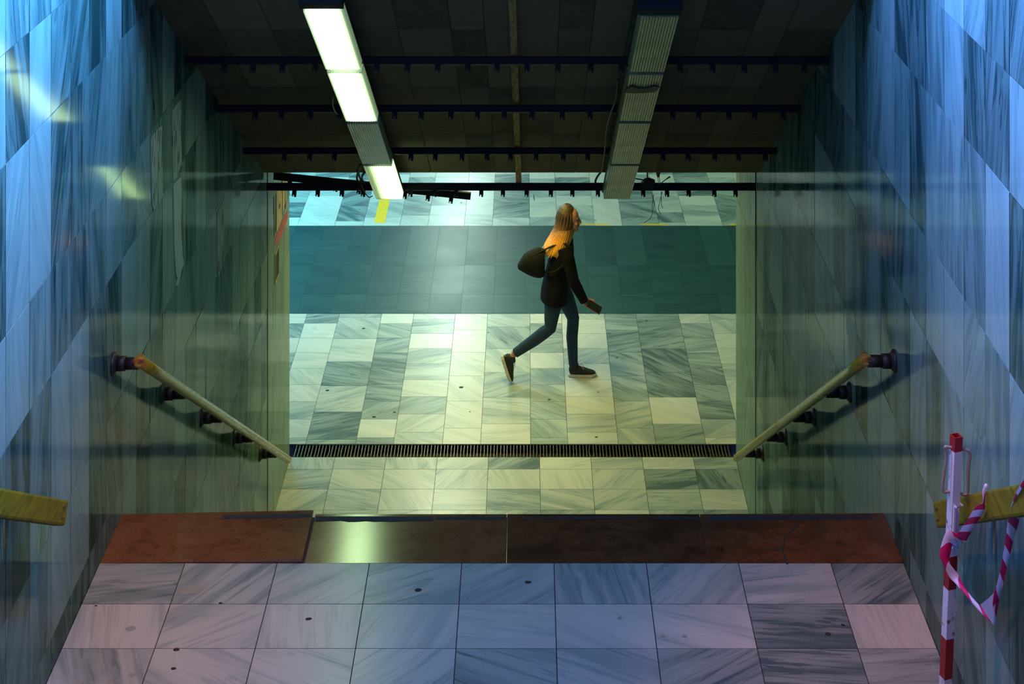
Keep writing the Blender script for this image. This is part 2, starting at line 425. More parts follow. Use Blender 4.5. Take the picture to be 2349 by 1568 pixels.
def gum_up(bm):
    for x, y, r, mi in ((960, 1353, .016, 2), (1211, 1335, .014, 2), (708, 1419, .013, 2), (1899, 1454, .015, 2), (1934, 1433, .010, 2), (300, 1441, .022, 3), (436, 1352, .05, 3), (405, 1489, .014, 2), (304, 1547, .018, 3), (398, 1533, .011, 2), (1570, 1459, .012, 3), (1520, 1458, .012, 3), (1421, 1417, .012, 3), (506, 1383, .008, 2), (220, 1389, .006, 2)):
        c = at(x, y, F*(HC-ZL)/(y-PY))
        n = 9
        poly_patch(bm, [c+Vector((r*math.cos(2*PI*i/n)*random.uniform(.8, 1.25), r*.75*math.sin(2*PI*i/n)*random.uniform(.8, 1.25), 0)) for i in range(n)], (0, 0, .0012), mi)
bm = tiled('floor_landing', grid(XL, XR, ry[0], ry[-1], -.305, .4336, ry, land_t), (0, 0, ZL), (1, 0, 0), (0, 1, 0), M_floor, gap=.0022, extra=gum_up)
box(bm, XL, XR, ry[0], YE-.01, ZL-.18, ZL-.0035, mi=1)
struct('floor_landing', bm, [M_floor, M_grout, M_gum, M_spill])

# --- lower floor: rows of the landing pattern up to the drain, mixed columns in the passage, dark band
lowrows = [12.30, 12.412, 12.712, 13.010, 13.309, 13.495]
low_t = {(4, 1): .25, (3, 0): .5, (4, 3): .3, (4, 4): .75, (4, 5): .08, (3, 1): .15, (3, 4): .15, (3, 5): .12, (3, 7): .9, (3, 8): .85, (2, 8): .12, (2, 7): .45, (2, 2): .2, (2, 3): .2, (2, 1): .4}
def gum_low(bm):
    for x, y, r in ((1058, 888, .022), (858, 956, .018), (905, 945, .014), (751, 895, .018), (834, 753, .016), (1078, 944, .008), (1260, 916, .014), (1372, 899, .008), (1483, 735, .012), (1415, 820, .010), (1368, 1002, .014), (825, 480, .008), (1058, 465, .012), (1366, 505, .009), (1120, 762, .008)):
        c = at(x, y, F*HC/(y-PY)); n = 8
        poly_patch(bm, [c+Vector((r*math.cos(2*PI*i/n), r*.8*math.sin(2*PI*i/n), 0)) for i in range(n)], (0, 0, .001), 2)
bm = tiled('floor', grid(XL, XR, 12.3, 13.495, -.323, .4336, lowrows, low_t, base=(.08, .6)), (0, 0, 0), (1, 0, 0), (0, 1, 0), M_floor, gap=.0018)
box(bm, XL, XR, 12.2, 13.49, -.2, -.0035, mi=1)
struct('floor_foot_of_stairs', bm, [M_floor, M_grout])

edges_x = [-2.235, -1.905, -1.474, -1.148, -.726, -.397, .034, .355, .791, 1.113, 1.545, 1.852]
while edges_x[-1] < 7.5: edges_x += [edges_x[-1]+.43, edges_x[-1]+.757]
while edges_x[0] > -7.2: edges_x = [edges_x[0]-.757, edges_x[0]-.43]+edges_x
def passage(y0, y1, spec):
    out = []
    for i, (a, b) in enumerate(zip(edges_x, edges_x[1:])):
        wide = (b-a) > .38
        p, ref = (.312, 13.81) if (i//2) % 2 == (0 if wide else 1) else (.47, 14.04)
        k0 = round(a, 2)
        for key, val in spec.items():
            if abs(key-a) < .06: p, ref = val
        ys = cols(y0, y1, ref, p)
        style = random.random()
        for c, d in zip(ys, ys[1:]):
            k = random.random()
            tone = rt(0, .2) if k < .40 else (rt(.2, .6, 1) if k < .8 else rt(.6, .95, 1))
            out.append([a, c, b, d, tone, random.choice((.9, 1.2, 1.9, 2.2, 1.57, .7))+random.uniform(-.2, .2)])
    return out
def tone_at(rects, pts):
    for x, y, t in pts:
        Y = F*HC/(y-PY); X = (x-PX)*Y/F
        for r in rects:
            if r[0] <= X < r[2] and r[1] <= Y < r[3]: r[4] = t
near_spec = {-1.905: (.47, 14.25), -1.474: (.312, 13.81), -1.148: (.312, 13.90), -.726: (.47, 14.44), -.397: (.47, 14.04), .034: (.312, 13.81), .355: (.312, 13.90), .791: (.47, 14.44), 1.113: (.47, 14.04), 1.545: (.312, 13.81), 1.852: (.312, 13.90)}
near = passage(13.705, 16.21, near_spec)
tone_at(near, [(735, 745, .03), (730, 780, .05), (700, 740, .7), (680, 770, .7), (715, 815, .12), (700, 880, .2), (680, 950, .45), (820, 760, .15), (810, 790, .06), (820, 730, .4), (800, 825, .15), (795, 862, .85), (790, 895, .18), (780, 940, .35), (765, 985, .8),
               (905, 745, .5), (900, 785, .6), (890, 830, .75), (880, 900, .7), (870, 960, .6), (858, 1003, .02), (990, 740, .55), (985, 780, 0), (970, 830, .45), (965, 850, .35), (950, 900, .2), (935, 960, .2), (930, 1000, .35), (1080, 740, .1), (1080, 775, .02), (1075, 830, .15), (1070, 890, .12), (1060, 940, .15), (1050, 975, .1), (1040, 1005, .05),
               (1165, 745, .3), (1165, 790, .6), (1165, 830, .3), (1160, 870, .5), (1160, 910, .55), (1155, 945, .3), (1155, 985, .5), (1155, 1010, .08), (1250, 760, .55), (1250, 800, .5), (1250, 850, .4), (1255, 900, .35), (1255, 950, .5), (1255, 1005, .6),
               (1350, 740, 0), (1350, 790, 0), (1360, 840, .0), (1360, 890, .03), (1355, 945, .05), (1355, 1005, .2), (1425, 760, .7), (1425, 820, .55), (1430, 880, .5), (1440, 940, .35), (1440, 1000, .3), (1510, 740, .75), (1515, 780, .8), (1520, 830, .85), (1530, 880, .85), (1545, 940, .05), (1555, 985, .75), (1590, 760, .65), (1600, 830, .6), (1615, 890, .75), (1630, 950, .8), (1640, 990, .4), (1660, 740, .2), (1660, 780, .06), (1665, 830, .08), (1670, 890, .1), (1670, 1010, .12)])
far = passage(18.49, 30, {-1.474: (.312, 18.8), -.726: (.47, 19.3), .034: (.312, 18.75), .791: (.47, 19.35), 1.545: (.312, 18.9), -2.235: (.47, 19.1)})
tone_at(far, [(700, 500, .3), (745, 500, .1), (790, 495, .95), (800, 470, .9), (860, 505, .1), (860, 485, .4), (955, 490, .65), (955, 460, .6), (1025, 505, .1), (1030, 475, .08), (1100, 500, .5), (1100, 465, .05), (1170, 480, .9), (1245, 490, .05), (1250, 465, .1), (1320, 490, .3), (1395, 460, .05), (1395, 500, .05), (1470, 480, .75), (1475, 505, .7), (1540, 480, .2), (1600, 470, .0), (1610, 500, .12), (1670, 490, .75)])
slate = []
for i, (a, b) in enumerate(zip(range(0, 48), range(1, 49))):
    xa = -8+.333*a
    for (c, d) in ((16.21, 16.66), (16.66, 17.39), (17.39, 18.49)):
        slate.append((xa, c, xa+.333, d, rt(.3, .7, 1), 1.57+random.uniform(-.1, .1)))
bm = tiled('floor', near+far, (0, 0, 0), (1, 0, 0), (0, 1, 0), M_floor, gap=.0018, extra=gum_low)
box(bm, -8, 8, 13.715, 30, -.3, -.0035, mi=1)
struct('floor', bm, [M_floor, M_grout, M_gum])
def scuffs(bm):
    for _ in range(320):
        x, y = random.uniform(640, 1690), random.uniform(525, 715); c = at(x, y, F*HC/(y-PY)); l = random.uniform(.008, .035)
        poly_patch(bm, [c+Vector(p) for p in ((-l, -.004, 0), (l*.6, -.006, 0), (l, .004, 0), (-l*.5, .006, 0))], (0, 0, .0006), 2)
    pts = [at(x, y, F*HC/(y-PY)) for x, y in curve_pts([(1592, 700, 0), (1600, 682, 0), (1625, 668, 0), (1655, 664, 0)], 5) for z in [0]] if False else []
# dark band lies flush: its own sheet a hair above the marble bed
bm = tiled('floor_band', slate, (0, 0, .0022), (1, 0, 0), (0, 1, 0), M_slate, gap=.001, depth=.002, extra=scuffs)
struct('floor_dark_band', bm, [M_slate, M_grout, M_spill])

# --- stair flights (hidden from the landing, real all the same)
def flight(name, x0, x1, ya, za, yb, zb, n, mats, bottom):
    bm = bmesh.new(); tl = bm.verts.layers.float.new('tone'); ul = bm.loops.layers.uv.new('UVMap')
    prof = []
    tr, rs = (yb-ya)/n, (za-zb)/n
    for i in range(n):
        y = ya+tr*i; z = za-rs*i
        prof += [(y, z), (y, z-rs)]
    prof += [(yb, zb), (yb, bottom), (ya, bottom)] if True else []
    seen = []
    for p in prof:
        if not seen or (abs(seen[-1][0]-p[0])+abs(seen[-1][1]-p[1])) > 1e-6: seen.append(p)
    a = [bm.verts.new((x0, y, z)) for y, z in seen]; b = [bm.verts.new((x1, y, z)) for y, z in seen]
    for v in a+b: v[tl] = .35
    m = len(seen)
    bm.faces.new(a); bm.faces.new(list(reversed(b)))
    for i in range(m): bm.faces.new((a[i], b[i], b[(i+1) % m], a[(i+1) % m]))
    bmesh.ops.recalc_face_normals(bm, faces=bm.faces[:])
    for f in bm.faces:
        for lp in f.loops: lp[ul].uv = (lp.vert.co.y+lp.vert.co.z, lp.vert.co.x)
    return struct(name, bm, mats)
flight('floor_stair_flight_lower', XL+.001, XR-.001, YE+.005, ZL-.03, 12.2, .0, 16, M_floor, -.25)
flight('floor_stair_flight_upper', XL+.001, XR-.001, .92, 5.66, ry[0]-.004, ZL, 17, M_floor, ZL-.18)
bm = bmesh.new(); box(bm, XL, XR, -1.0, .92, 5.3, 5.66)
struct('floor_street_level', bm, M_ground)

# --- sloping soffit with the street slab over it
sofz = lambda y: HC-(2.19+SLOPE*(y-8.64))
bm = bmesh.new(); 
pr = [(7.97, sofz(7.97)), (12.15, sofz(12.15)), (12.15, 5.66), (7.97, 6.35)]
a = [bm.verts.new((XL, y, z)) for y, z in pr]; b = [bm.verts.new((XR, y, z)) for y, z in pr]
bm.faces.new(a); bm.faces.new(list(reversed(b)))
for i in range(4): bm.faces.new((a[i], b[i], b[(i+1) % 4], a[(i+1) % 4]))
bmesh.ops.recalc_face_normals(bm, faces=bm.faces[:])
struct('ceiling', bm, M_conc)
# board-marked concrete face: pale and dark boards running down the slope
rects = []; x = -XR
while x < -XL-.05:
    x2 = min(-XL, x+random.choice((.19, .21, .30, .30, .42)))
    if -XL-x2 < .1: x2 = -XL
    y = 0; L_ = (12.15-7.97)/math.cos(TH); cuts = [0, L_*.25+random.uniform(-.02, .02), L_*.5+random.uniform(-.02, .02), L_*.75+random.uniform(-.02, .02), L_]
    for c0, c1 in zip(cuts, cuts[1:]): rects.append((x, c0, x2, c1, rt(.0, 1, 1), random.uniform(-.05, .05)))
    x = x2
o0 = sof0 = Vector((0, 7.97, HC-(2.19+SLOPE*(7.97-8.64))))
bm = tiled('ceiling_boards', rects, o0+Vector((0, -math.sin(TH), -math.cos(TH)))*.004, (-1, 0, 0), (0, math.cos(TH), -math.sin(TH)), None, gap=.003, depth=.0035)
struct('ceiling_boards', bm, [M_board, M_grout])
bm = bmesh.new()
box(bm, -8, 8, 12.155, 30, 2.9, 3.3)
box(bm, XL, XR, 12.151, 12.4, 3.3, 5.66)
struct('ceiling_passage', bm, simple('passage_ceiling_paint', (.25, .26, .22), .8, noise=.2, scale=2))
bm = bmesh.new(); box(bm, -8, 8, 30, 30.3, -.3, 3.3); struct('wall_far', bm, M_plain)
bm = bmesh.new(); box(bm, -8.3, -8, 13.2, 30, -.3, 3.3); struct('wall_passage_left_end', bm, M_plain)
bm = bmesh.new(); box(bm, 8, 8.3, 13.2, 30, -.3, 3.3); struct('wall_passage_right_end', bm, M_plain)
bm = bmesh.new(); box(bm, -8, XL-.35, 13.2, YJ, -.3, 2.9); struct('wall_passage_near_left', bm, M_plain)
bm = bmesh.new(); box(bm, XR+.35, 8, 13.2, YJ, -.3, 2.9); struct('wall_passage_near_right', bm, M_plain)
# joint strips where the corner slabs meet the stairwell slabs
bm = bmesh.new(); box(bm, XL-.002, XL+.003, 12.318, 12.342, 0, 2.9); struct('trim_1', bm, M_black_mark)
bm = bmesh.new(); box(bm, XR-.003, XR+.002, 12.31, 12.325, 0, 2.9); struct('trim_2', bm, M_black_mark)

# --- socket hole in the left corner slab
sk = empty('wall_recess_box', 'small black open socket recess low in the left corner slab under the red paint bar', 'socket', lw(634, 612))
p = [lw(630.4, 586), lw(637.6, 566), lw(637.6, 626), lw(630.4, 648)]
bm = bmesh.new(); poly_patch(bm, p, (.004, 0, 0)); obj('hole', bm, M_rubber, sk)
bm = bmesh.new()
for i in range(4):
    q0, q1 = p[i], p[(i+1) % 4]; c = sum(p, Vector())/4
    e0, e1 = q0+(q0-c)*.10, q1+(q1-c)*.10
    poly_patch(bm, [q0, q1, e1, e0], (.008, 0, 0))
obj('frame', bm, M_yel_slab, sk)

# ------------------------------------------------------------------ red threshold slabs and nosing tape
reds = [('wide reddish-brown stone slab at the left end of the landing edge, tilted up at its right side', XL, -1.047, .012),
        ('reddish-brown threshold slab left of centre catching the pale lamp glare', -1.047, -.098, 0),
        ('dark red-brown threshold slab right of centre on the landing edge', -.098, .857, 0),
        ('mottled dark red slab with a diagonal crack at the right end of the landing edge', .857, XR, .003)]
for i, (lab, x0, x1, lift) in enumerate(reds):
    bm = bmesh.new(); tl = bm.verts.layers.float.new('tone'); ul = bm.loops.layers.uv.new('UVMap')
    vv = box(bm, x0+.001, x1-(.008 if i == 0 else .001), 7.483, YE+.018, ZL-.0475, ZL-.002, bevel=.003)
    for v in bm.verts:
        v[tl] = (.30, .28, .85, .62)[i]
        v.co.z += lift*(v.co.x-x0)/(x1-x0)*1.6
    bm.normal_update()
    for f in bm.faces:
        for lp in f.loops: lp[ul].uv = (lp.vert.co.y*.8+i*3.3, lp.vert.co.x*.6+lp.vert.co.z+i*7)
    o = obj('threshold_slab', bm, [M_red, M_gum]); tag(o, lab, 'stone slab', 'red slabs along the landing edge')
    o.data.materials.clear(); o.data.materials.append(M_red)
bm = bmesh.new()
pa = [at(1806, 1294, F*(HC-ZL)/(1294-PY)), at(1795, 1262, 0+F*(HC-ZL)/(1262-PY)), at(1800, 1234, F*(HC-ZL)/(1234-PY)), at(1822, 1212, F*(HC-ZL)/(1212-PY)), at(1838, 1193, F*(HC-ZL)/(1193-PY))]
zt = ZL+.0042
lift = lambda x: ZL-.002+.003*(x-.857)/(XR-.857)*1.6
for p0, p1 in zip(pa, pa[1:]):
    a0, a1 = Vector((p0.x, p0.y, lift(p0.x)-.0005)), Vector((p1.x, p1.y, lift(p1.x)-.0005))
    poly_patch(bm, [a0-Vector((.005, 0, 0)), a0+Vector((.005, 0, 0)), a1+Vector((.004, 0, 0)), a1-Vector((.004, 0, 0))], (0, 0, .0012))
crk = obj('crack', bm, M_gum, o, local=True); crk['label'] = 'dark diagonal crack'

def strip(name, label, x0, x1, y0, y1, z, n=14, jag=.008):
    bm = bmesh.new()
    top = [Vector((x0+(x1-x0)*i/n, y1, z if not callable(z) else z(x0+(x1-x0)*i/n))) for i in range(n+1)]
    bot = [Vector((x0+(x1-x0)*i/n, y0+random.uniform(-jag, jag), z if not callable(z) else z(x0+(x1-x0)*i/n))) for i in range(n+1)]
    for i in range(n):
        poly_patch(bm, [bot[i], bot[i+1], top[i+1], top[i]], (0, 0, .0015))
    o = obj(name, bm, M_strip); return tag(o, label, 'anti-slip tape', 'anti-slip tapes along the nosing')
l1 = lambda x: ZL-.0018+.012*(x-XL)/(-1.047-XL)*1.6
strip('anti_slip_tape', 'dark grey nosing tape on the tilted red slab at the left end', -1.50, -1.06, 7.822, 7.855, l1, 6, .002)
strip('anti_slip_tape', 'long thick dark grey nosing tape on the slab with the lamp glare', -1.04, -.46, 7.822, 7.862, ZL-.0018, 14, .006)
strip('anti_slip_tape', 'thin worn grey nosing tape left of the middle joint', -.45, -.105, 7.838, 7.858, ZL-.0018, 10, .004)
strip('anti_slip_tape', 'thin worn grey nosing tape on the dark slab right of centre', -.02, .55, 7.842, 7.858, ZL-.0018, 14, .005)
strip('anti_slip_tape', 'short faded nosing tape at the right end of the dark slab', .62, .85, 7.842, 7.858, ZL-.0018, 8, .003)
strip('anti_slip_tape', 'wide dark nosing tape on the mottled slab by the right wall', .90, 1.70, 7.83, 7.866, lambda x: lift(x)+.0002, 14, .004)

# ------------------------------------------------------------------ drain channel
dr = empty('drain_channel', 'long steel drain grate with thin cross bars across the foot of the stairs', 'drain', (0, 13.6, 0))
bm = bmesh.new()
box(bm, XL+.01, XR-.01, 13.497, 13.703, -.12, -.075); obj('channel_bed', bm, M_dirt, dr)
for y0, y1 in ((13.497, 13.504), (13.696, 13.703)):
    bm = bmesh.new(); box(bm, XL+.01, XR-.01, y0, y1, -.10, -.001); obj('edge_bar', bm, M_dirt, dr)
bm = bmesh.new(); x = XL+.03
while x < XR-.03:
    k = random.random()
    if k < .08:       # bent bars
        d = random.uniform(-.009, .009)
        for (ya, yb, xa, xb) in ((13.504, 13.6, 0, d), (13.6, 13.696, d, 0)):
            vs_ = [bm.verts.new((x+q, yy, zz)) for zz in (-.03, -.004) for (yy, q) in ((ya, xa-.0026), (ya, xa+.0026), (yb, xb+.0026), (yb, xb-.0026))]
            for q in ((0, 3, 2, 1), (4, 5, 6, 7), (0, 1, 5, 4), (2, 3, 7, 6), (1, 2, 6, 5), (3, 0, 4, 7)): bm.faces.new([vs_[i] for i in q])
    else:
        sk_ = random.uniform(-.002, .002)
        box(bm, x-.0026+sk_, x+.0026+sk_, 13.504, 13.696, -.03, -.004)
    x += .0283
obj('grate_bars', bm, M_grate, dr)
bm = bmesh.new()
for _ in range(60):
    x, y = random.uniform(XL+.05, XR-.05), random.uniform(13.52, 13.68); r = random.uniform(.004, .016)
    ball(bm, (x, y, -.073), r, r*.7, r*.5, seg=6)
o = obj('litter', bm, simple('drain_litter', (.25, .21, .12), .9, noise=.7, scale=50), dr); o['kind'] = 'stuff'

# ------------------------------------------------------------------ soffit rails with clips
def clip_mesh():
    bm = bmesh.new()
    box(bm, -.016, .016, -.012, .012, -.030, 0)
    for cx in (-.012, .004, .012): box(bm, cx-.004, cx+.003, -.012, .012, -.042-.004*(cx > 0), -.030)
    return bm
clip0 = None
NU = Vector((0, math.sin(TH), math.cos(TH)))        # up-normal of the slope
SD = Vector((0, math.cos(TH), -math.sin(TH)))       # down the slope
def sof(y, perp):                                   # point under the soffit at depth y
    return Vector((0, y, sofz(y)))-NU*perp
rail_y = [8.13, 9.36, 10.30, 11.30, 12.31]
rail_lab = ['black clip rail along the upper front edge of the ceiling', 'black clip rail second from the front edge of the ceiling',
            'faint black clip rail across the middle of the ceiling', 'black clip rail just above the lower end of the ceiling',
            'black clip rail silhouetted against the bright floor below the ceiling edge']
for i, y in enumerate(rail_y):
    c = sof(y, .070)
    t = empty('clip_rail', rail_lab[i], 'ceiling rail', c, (-TH, 0, 0), 'black clip rails under the sloping ceiling')
    h = .026 if i in (0, 4) else .022
    bm = bmesh.new()
    box(bm, XL+.002, XR-.002, -.012, .012, -h, h)
    box(bm, XL+.002, XR-.002, -.024, -.012, h-.006, h)
    obj('channel', bm, M_rail, t, local=True)
    n = 0; x = XL+.20+(.03*i) % .1
    while x < XR-.06:
        skip = abs(x-(-1.05)) < .13 or abs(x-.692) < .13
        if not skip:
            if clip0 is None:
                clip0 = obj('clip', clip_mesh(), M_rail, t, local=True); clip0.location = (x, 0, -h)
            else:
                dup(clip0, t, (x+random.uniform(-.01, .01), 0, -h))
        x += .179
# loose bar hanging askew
pA, pB = at(628, 403, 12.37), at(1080, 447, 12.39)
ax = (pB-pA).normalized()
t = empty('loose_clip_rail', 'fallen black clip rail hanging askew behind the lowest lit lamp', 'ceiling rail', pA)
ly = math.atan2(-(pB-pA).z, (pB-pA).x)
Mx = Matrix.Translation(pA) @ Matrix.Rotation(ly, 4, 'Y')
ln = (pB-pA).length
bm = bmesh.new(); box(bm, 0, ln, -.014, .014, -.026, .026, M=Mx); obj('channel', bm, M_rail, t)
for k in range(8):
    xx = .13+k*.18
    if xx > ln-.03: break
    cbm = clip_mesh(); cbm.transform(Mx @ Matrix.Translation((xx, 0, -.025))); obj('clip', cbm, M_rail, t)
# wooden lath along the middle
c = sof(8.10, .024); L0 = (sof(12.34, .024)-c).length
t = empty('ceiling_lath', 'long thin brown wooden lath running down the middle of the ceiling above the rails', 'wooden lath', (-.078, c.y, c.z), (-TH, 0, -.004))
bm = bmesh.new(); x = 0
for a, b in ((0, .36), (.363, 1.45), (1.453, 2.5), (2.503, 3.7), (3.703, L0)):
    box(bm, -.021, .021, a, b, -.020, .022, bevel=.002)
o = obj('strip', bm, M_lath, t, local=True)

# ------------------------------------------------------------------ strip lamps
def diffuser_bm(w, l, h):
    'ribbed tray: sloping sides, end lips, corrugated underside'
    bm = bmesh.new(); n = 26; hw = w/2
    y0, y1 = -l/2, l/2
    prof = [(-hw, 0.0)]
    for k in range(n+1):
        x = -hw+.006+(w-.012)*k/n
        prof.append((x, -h+(.0035 if k % 2 else 0)))
    prof.append((hw, 0.0))
    for a, b in zip(prof, prof[1:]):
        q = [bm.verts.new((a[0], y0, a[1])), bm.verts.new((b[0], y0, b[1])), bm.verts.new((b[0], y1, b[1])), bm.verts.new((a[0], y1, a[1]))]
        bm.faces.new(q)
    for y in (y0, y1):
        bm.faces.new([bm.verts.new((px, y, pz)) for px, pz in prof])
    bmesh.ops.remove_doubles(bm, verts=bm.verts[:], dist=1e-5)
    bmesh.ops.recalc_face_normals(bm, faces=bm.faces[:])
    return bm
def fixture(xc, ya, yb, mat, label, xo=0, lit=False, cap=False):
    pm = sof((ya+yb)/2, .117); ln_ = (yb-ya)/math.cos(TH)
    t = empty('strip_lamp', label, 'ceiling lamp', (xc, pm.y, pm.z), (-TH, 0, 0), 'strip lamps on the sloping ceiling')
    bm = bmesh.new(); box(bm, -.112, .112, -ln_/2, ln_/2, .001, .022, bevel=.003)
    obj('housing', bm, M_house, t, local=True)
    obj('diffuser', diffuser_bm(.212, ln_-.044, .050), mat, t, local=True)
    if cap:
        bm = bmesh.new(); box(bm, -.112, .112, -ln_/2-.10, -ln_/2-.002, -.045, .022, bevel=.003); e = obj('end_cap', bm, M_house, t, local=True)
    return t
lx = -1.052; rx = .692
fixture(lx, 8.27, 9.235, M_lit, 'lit white strip lamp at the top of the left row', cap=True)
fixture(lx, 9.25, 10.265, M_lit, 'lit white strip lamp second from the top of the left row')
fixture(lx, 10.28, 11.285, M_unlit_teal, 'dark ribbed strip lamp between lit ones in the left row')
fixture(lx, 11.30, 12.31, M_lit_half, 'lowest strip lamp of the left row, lit on its right half')
fixture(rx, 8.36, 9.28, M_unlit, 'unlit grimy strip lamp at the top of the right row', cap=True)
rag_l = fixture(rx, 9.30, 10.25, M_unlit, 'unlit strip lamp with a black torn strip stuck across it')
fixture(rx, 10.27, 11.285, M_unlit, 'unlit pale green strip lamp third in the right row')
fixture(rx, 11.30, 12.30, M_unlit, 'lowest unlit strip lamp at the ceiling edge above the walking woman')
# torn black strip on the right row
def on_lamp(x, y, perp=.169):
    'ray-plane: where the pixel meets the underside of the lamps'
    k = (y-PY)/F; Yv = (2.19-SLOPE*8.64+perp/math.cos(TH))/(k-SLOPE); return at(x, y, Yv)
bm = bmesh.new()
poly_patch(bm, [on_lamp(*p) for p in ((1430, 212), (1438, 202), (1450, 196), (1464, 201), (1480, 201), (1500, 196), (1513, 198), (1503, 209), (1480, 211), (1455, 212), (1440, 211))], NU*-.006)
o = obj('torn_black_strip', bm, M_rubber); tag(o, 'torn black strip of film stuck across an unlit strip lamp in the right row', 'torn film')

# ------------------------------------------------------------------ cables, box, hook at the ceiling edge
def cable(name, label, cat, pts, r, mat, group=None, n=6):
    bm = bmesh.new(); loft(bm, curve_pts(pts, n), r, 6); o = obj(name, bm, mat, smooth=True); return tag(o, label, cat, group)
g = 'loose cables at the lamps'
cable('cable', 'outer black cable loop left of the lowest lit lamp', 'cable', [at(826, 378, 11.9), at(819, 405, 12.2), at(822, 418, 12.25), at(830, 424, 12.25), at(843, 427, 12.28)], .008, M_rubber, g)
cable('cable', 'inner black cable loop left of the lowest lit lamp', 'cable', [at(832, 372, 11.85), at(823, 395, 12.1), at(828, 415, 12.2), at(830, 426, 12.22)], .007, M_rubber, g)
cable('cable', 'short black cable curving out from under the lowest lit lamp', 'cable', [at(848, 388, 12.0), at(834, 398, 12.1), at(830, 410, 12.2), at(836, 421, 12.25)], .008, M_rubber, g)
cable('cable', 'thin brown flex running from the cable loops down to the clip rail', 'cable', [at(828, 423, 12.2), at(836, 440, 12.22), at(846, 452, 12.24), at(855, 449, 12.25)], .004, M_copper, g)
cable('cable', 'pale thin cable bowed beside the second lit lamp', 'cable', [on_lamp(764, 222, .1), on_lamp(763, 240, .12), on_lamp(769, 256, .12), on_lamp(780, 266, .1)], .005, M_copper, g)
cable('cable', 'black cable loop left of the lowest unlit lamp', 'cable', [at(1386, 385, 12.1), at(1371, 404, 12.2), at(1366, 418, 12.25), at(1374, 430, 12.27), at(1381, 436, 12.28)], .008, M_rubber, g)
cable('cable', 'grey flex running along the left side of the unlit lamp row', 'cable', [on_lamp(1418, 180, .08), on_lamp(1413, 225, .10), on_lamp(1400, 262, .10), on_lamp(1391, 300, .10), on_lamp(1386, 360, .10), on_lamp(1380, 394, .1)], .006, M_rubber, g)
cable('cable', 'long thin wire dangling to the left beyond the unlit lamp', 'cable', [at(1495, 446, 12.3), at(1498, 455, 12.3), at(1496, 475, 12.3), at(1497, 488, 12.3), at(1490, 502, 12.3), at(1477, 511, 12.3)], .0022, M_copper, g)
cable('cable', 'short wire dangling beside the long thin one', 'cable', [at(1500, 446, 12.3), at(1498, 455, 12.3), at(1501, 468, 12.3), at(1499, 480, 12.3)], .0022, M_copper, g)
cable('cable', 'thin wire bowing left from a rail clip', 'cable', [at(1519, 439, 12.31), at(1513, 465, 12.3), at(1510, 478, 12.3), at(1515, 490, 12.3)], .0022, M_copper, g)
cable('cable', 'shortest thin wire hanging from the same rail clip', 'cable', [at(1517, 439, 12.31), at(1517, 466, 12.3), at(1520, 477, 12.3)], .0022, M_copper, g)
jb = empty('junction_box', 'black dangling junction box on a stem right of the unlit lamp row', 'junction box', at(1488, 420, 12.27))
bm = bmesh.new()
pts = [(1463, 436), (1472, 422), (1480, 414), (1490, 412), (1503, 417), (1500, 427), (1497, 437)]
poly_patch(bm, [at(x, y, 12.25) for x, y in pts], (0, .05, 0)); bm.faces.new([v for v in [bm.verts.new(at(x, y, 12.25)) for x, y in reversed(pts)]])
bmesh.ops.remove_doubles(bm, verts=bm.verts[:], dist=1e-5); obj('box', bm, M_rubber, jb)
bm = bmesh.new(); loft(bm, [at(1484.5, 383, 12.13), at(1485, 410, 12.27), at(1485.5, 416, 12.28)], [.0055, .0055, .012], 8); obj('stem', bm, M_rubber, jb)
bm = bmesh.new(); loft(bm, [at(1456, 409, 12.26), at(1484, 414, 12.27)], .005, 6); obj('side_arm', bm, M_rubber, jb)
sk = empty('lamp_socket', 'black tapered socket with two twisted wires hanging from the ceiling edge', 'socket', at(1510, 386, 12.13))
bm = bmesh.new(); loft(bm, [at(1510, 386, 12.13), at(1510, 391, 12.18), at(1510, 404, 12.22)], [.024, .020, .011], 8); obj('body', bm, M_rubber, sk)
for dx in (-2, 2):
    bm = bmesh.new(); loft(bm, curve_pts([at(1510+dx, 403, 12.22), at(1512+dx*.8, 415, 12.25), at(1513+dx, 424, 12.27), at(1512, 434, 12.29)], 4), .0025, 5); obj('wire', bm, M_copper, sk)
hk = empty('wire_hook', 'black bent hook wire standing up from the lowest clip rail', 'hook', at(1500, 434, 12.3))
bm = bmesh.new(); loft(bm, curve_pts([at(1500, 434, 12.3), at(1512, 424, 12.3), at(1524, 414, 12.3), at(1535, 407, 12.3), at(1537, 406.5, 12.3), at(1536, 404.8, 12.3), at(1529, 410, 12.3)], 4), .0035, 6); obj('hook', bm, M_rubber, hk)
bm = bmesh.new(); loft(bm, [at(1498, 435, 12.3), at(1511, 424, 12.3), at(1519, 420, 12.3)], [.004, .012, .006], 6); loft(bm, [at(1517, 420, 12.3), at(1527, 424, 12.3)], .006, 6); obj('clamp', bm, M_rubber, hk)
sh = empty('bent_bracket', 'little black bent bracket standing on the lowest clip rail left of the woman', 'bracket', at(1221, 433, 12.3))
bm = bmesh.new(); loft(bm, [at(1219, 436, 12.3), at(1221, 428, 12.3), at(1222, 423, 12.3)], [.006, .010, .010], 6); loft(bm, [at(1211, 431, 12.3), at(1219, 435, 12.3)], [.004, .010], 6); obj('bracket', bm, M_rubber, sh)
bm = bmesh.new(); loft(bm, [at(1224, 447, 12.3), at(1226, 459, 12.3)], .003, 5); obj('pin', bm, M_rubber, sh)

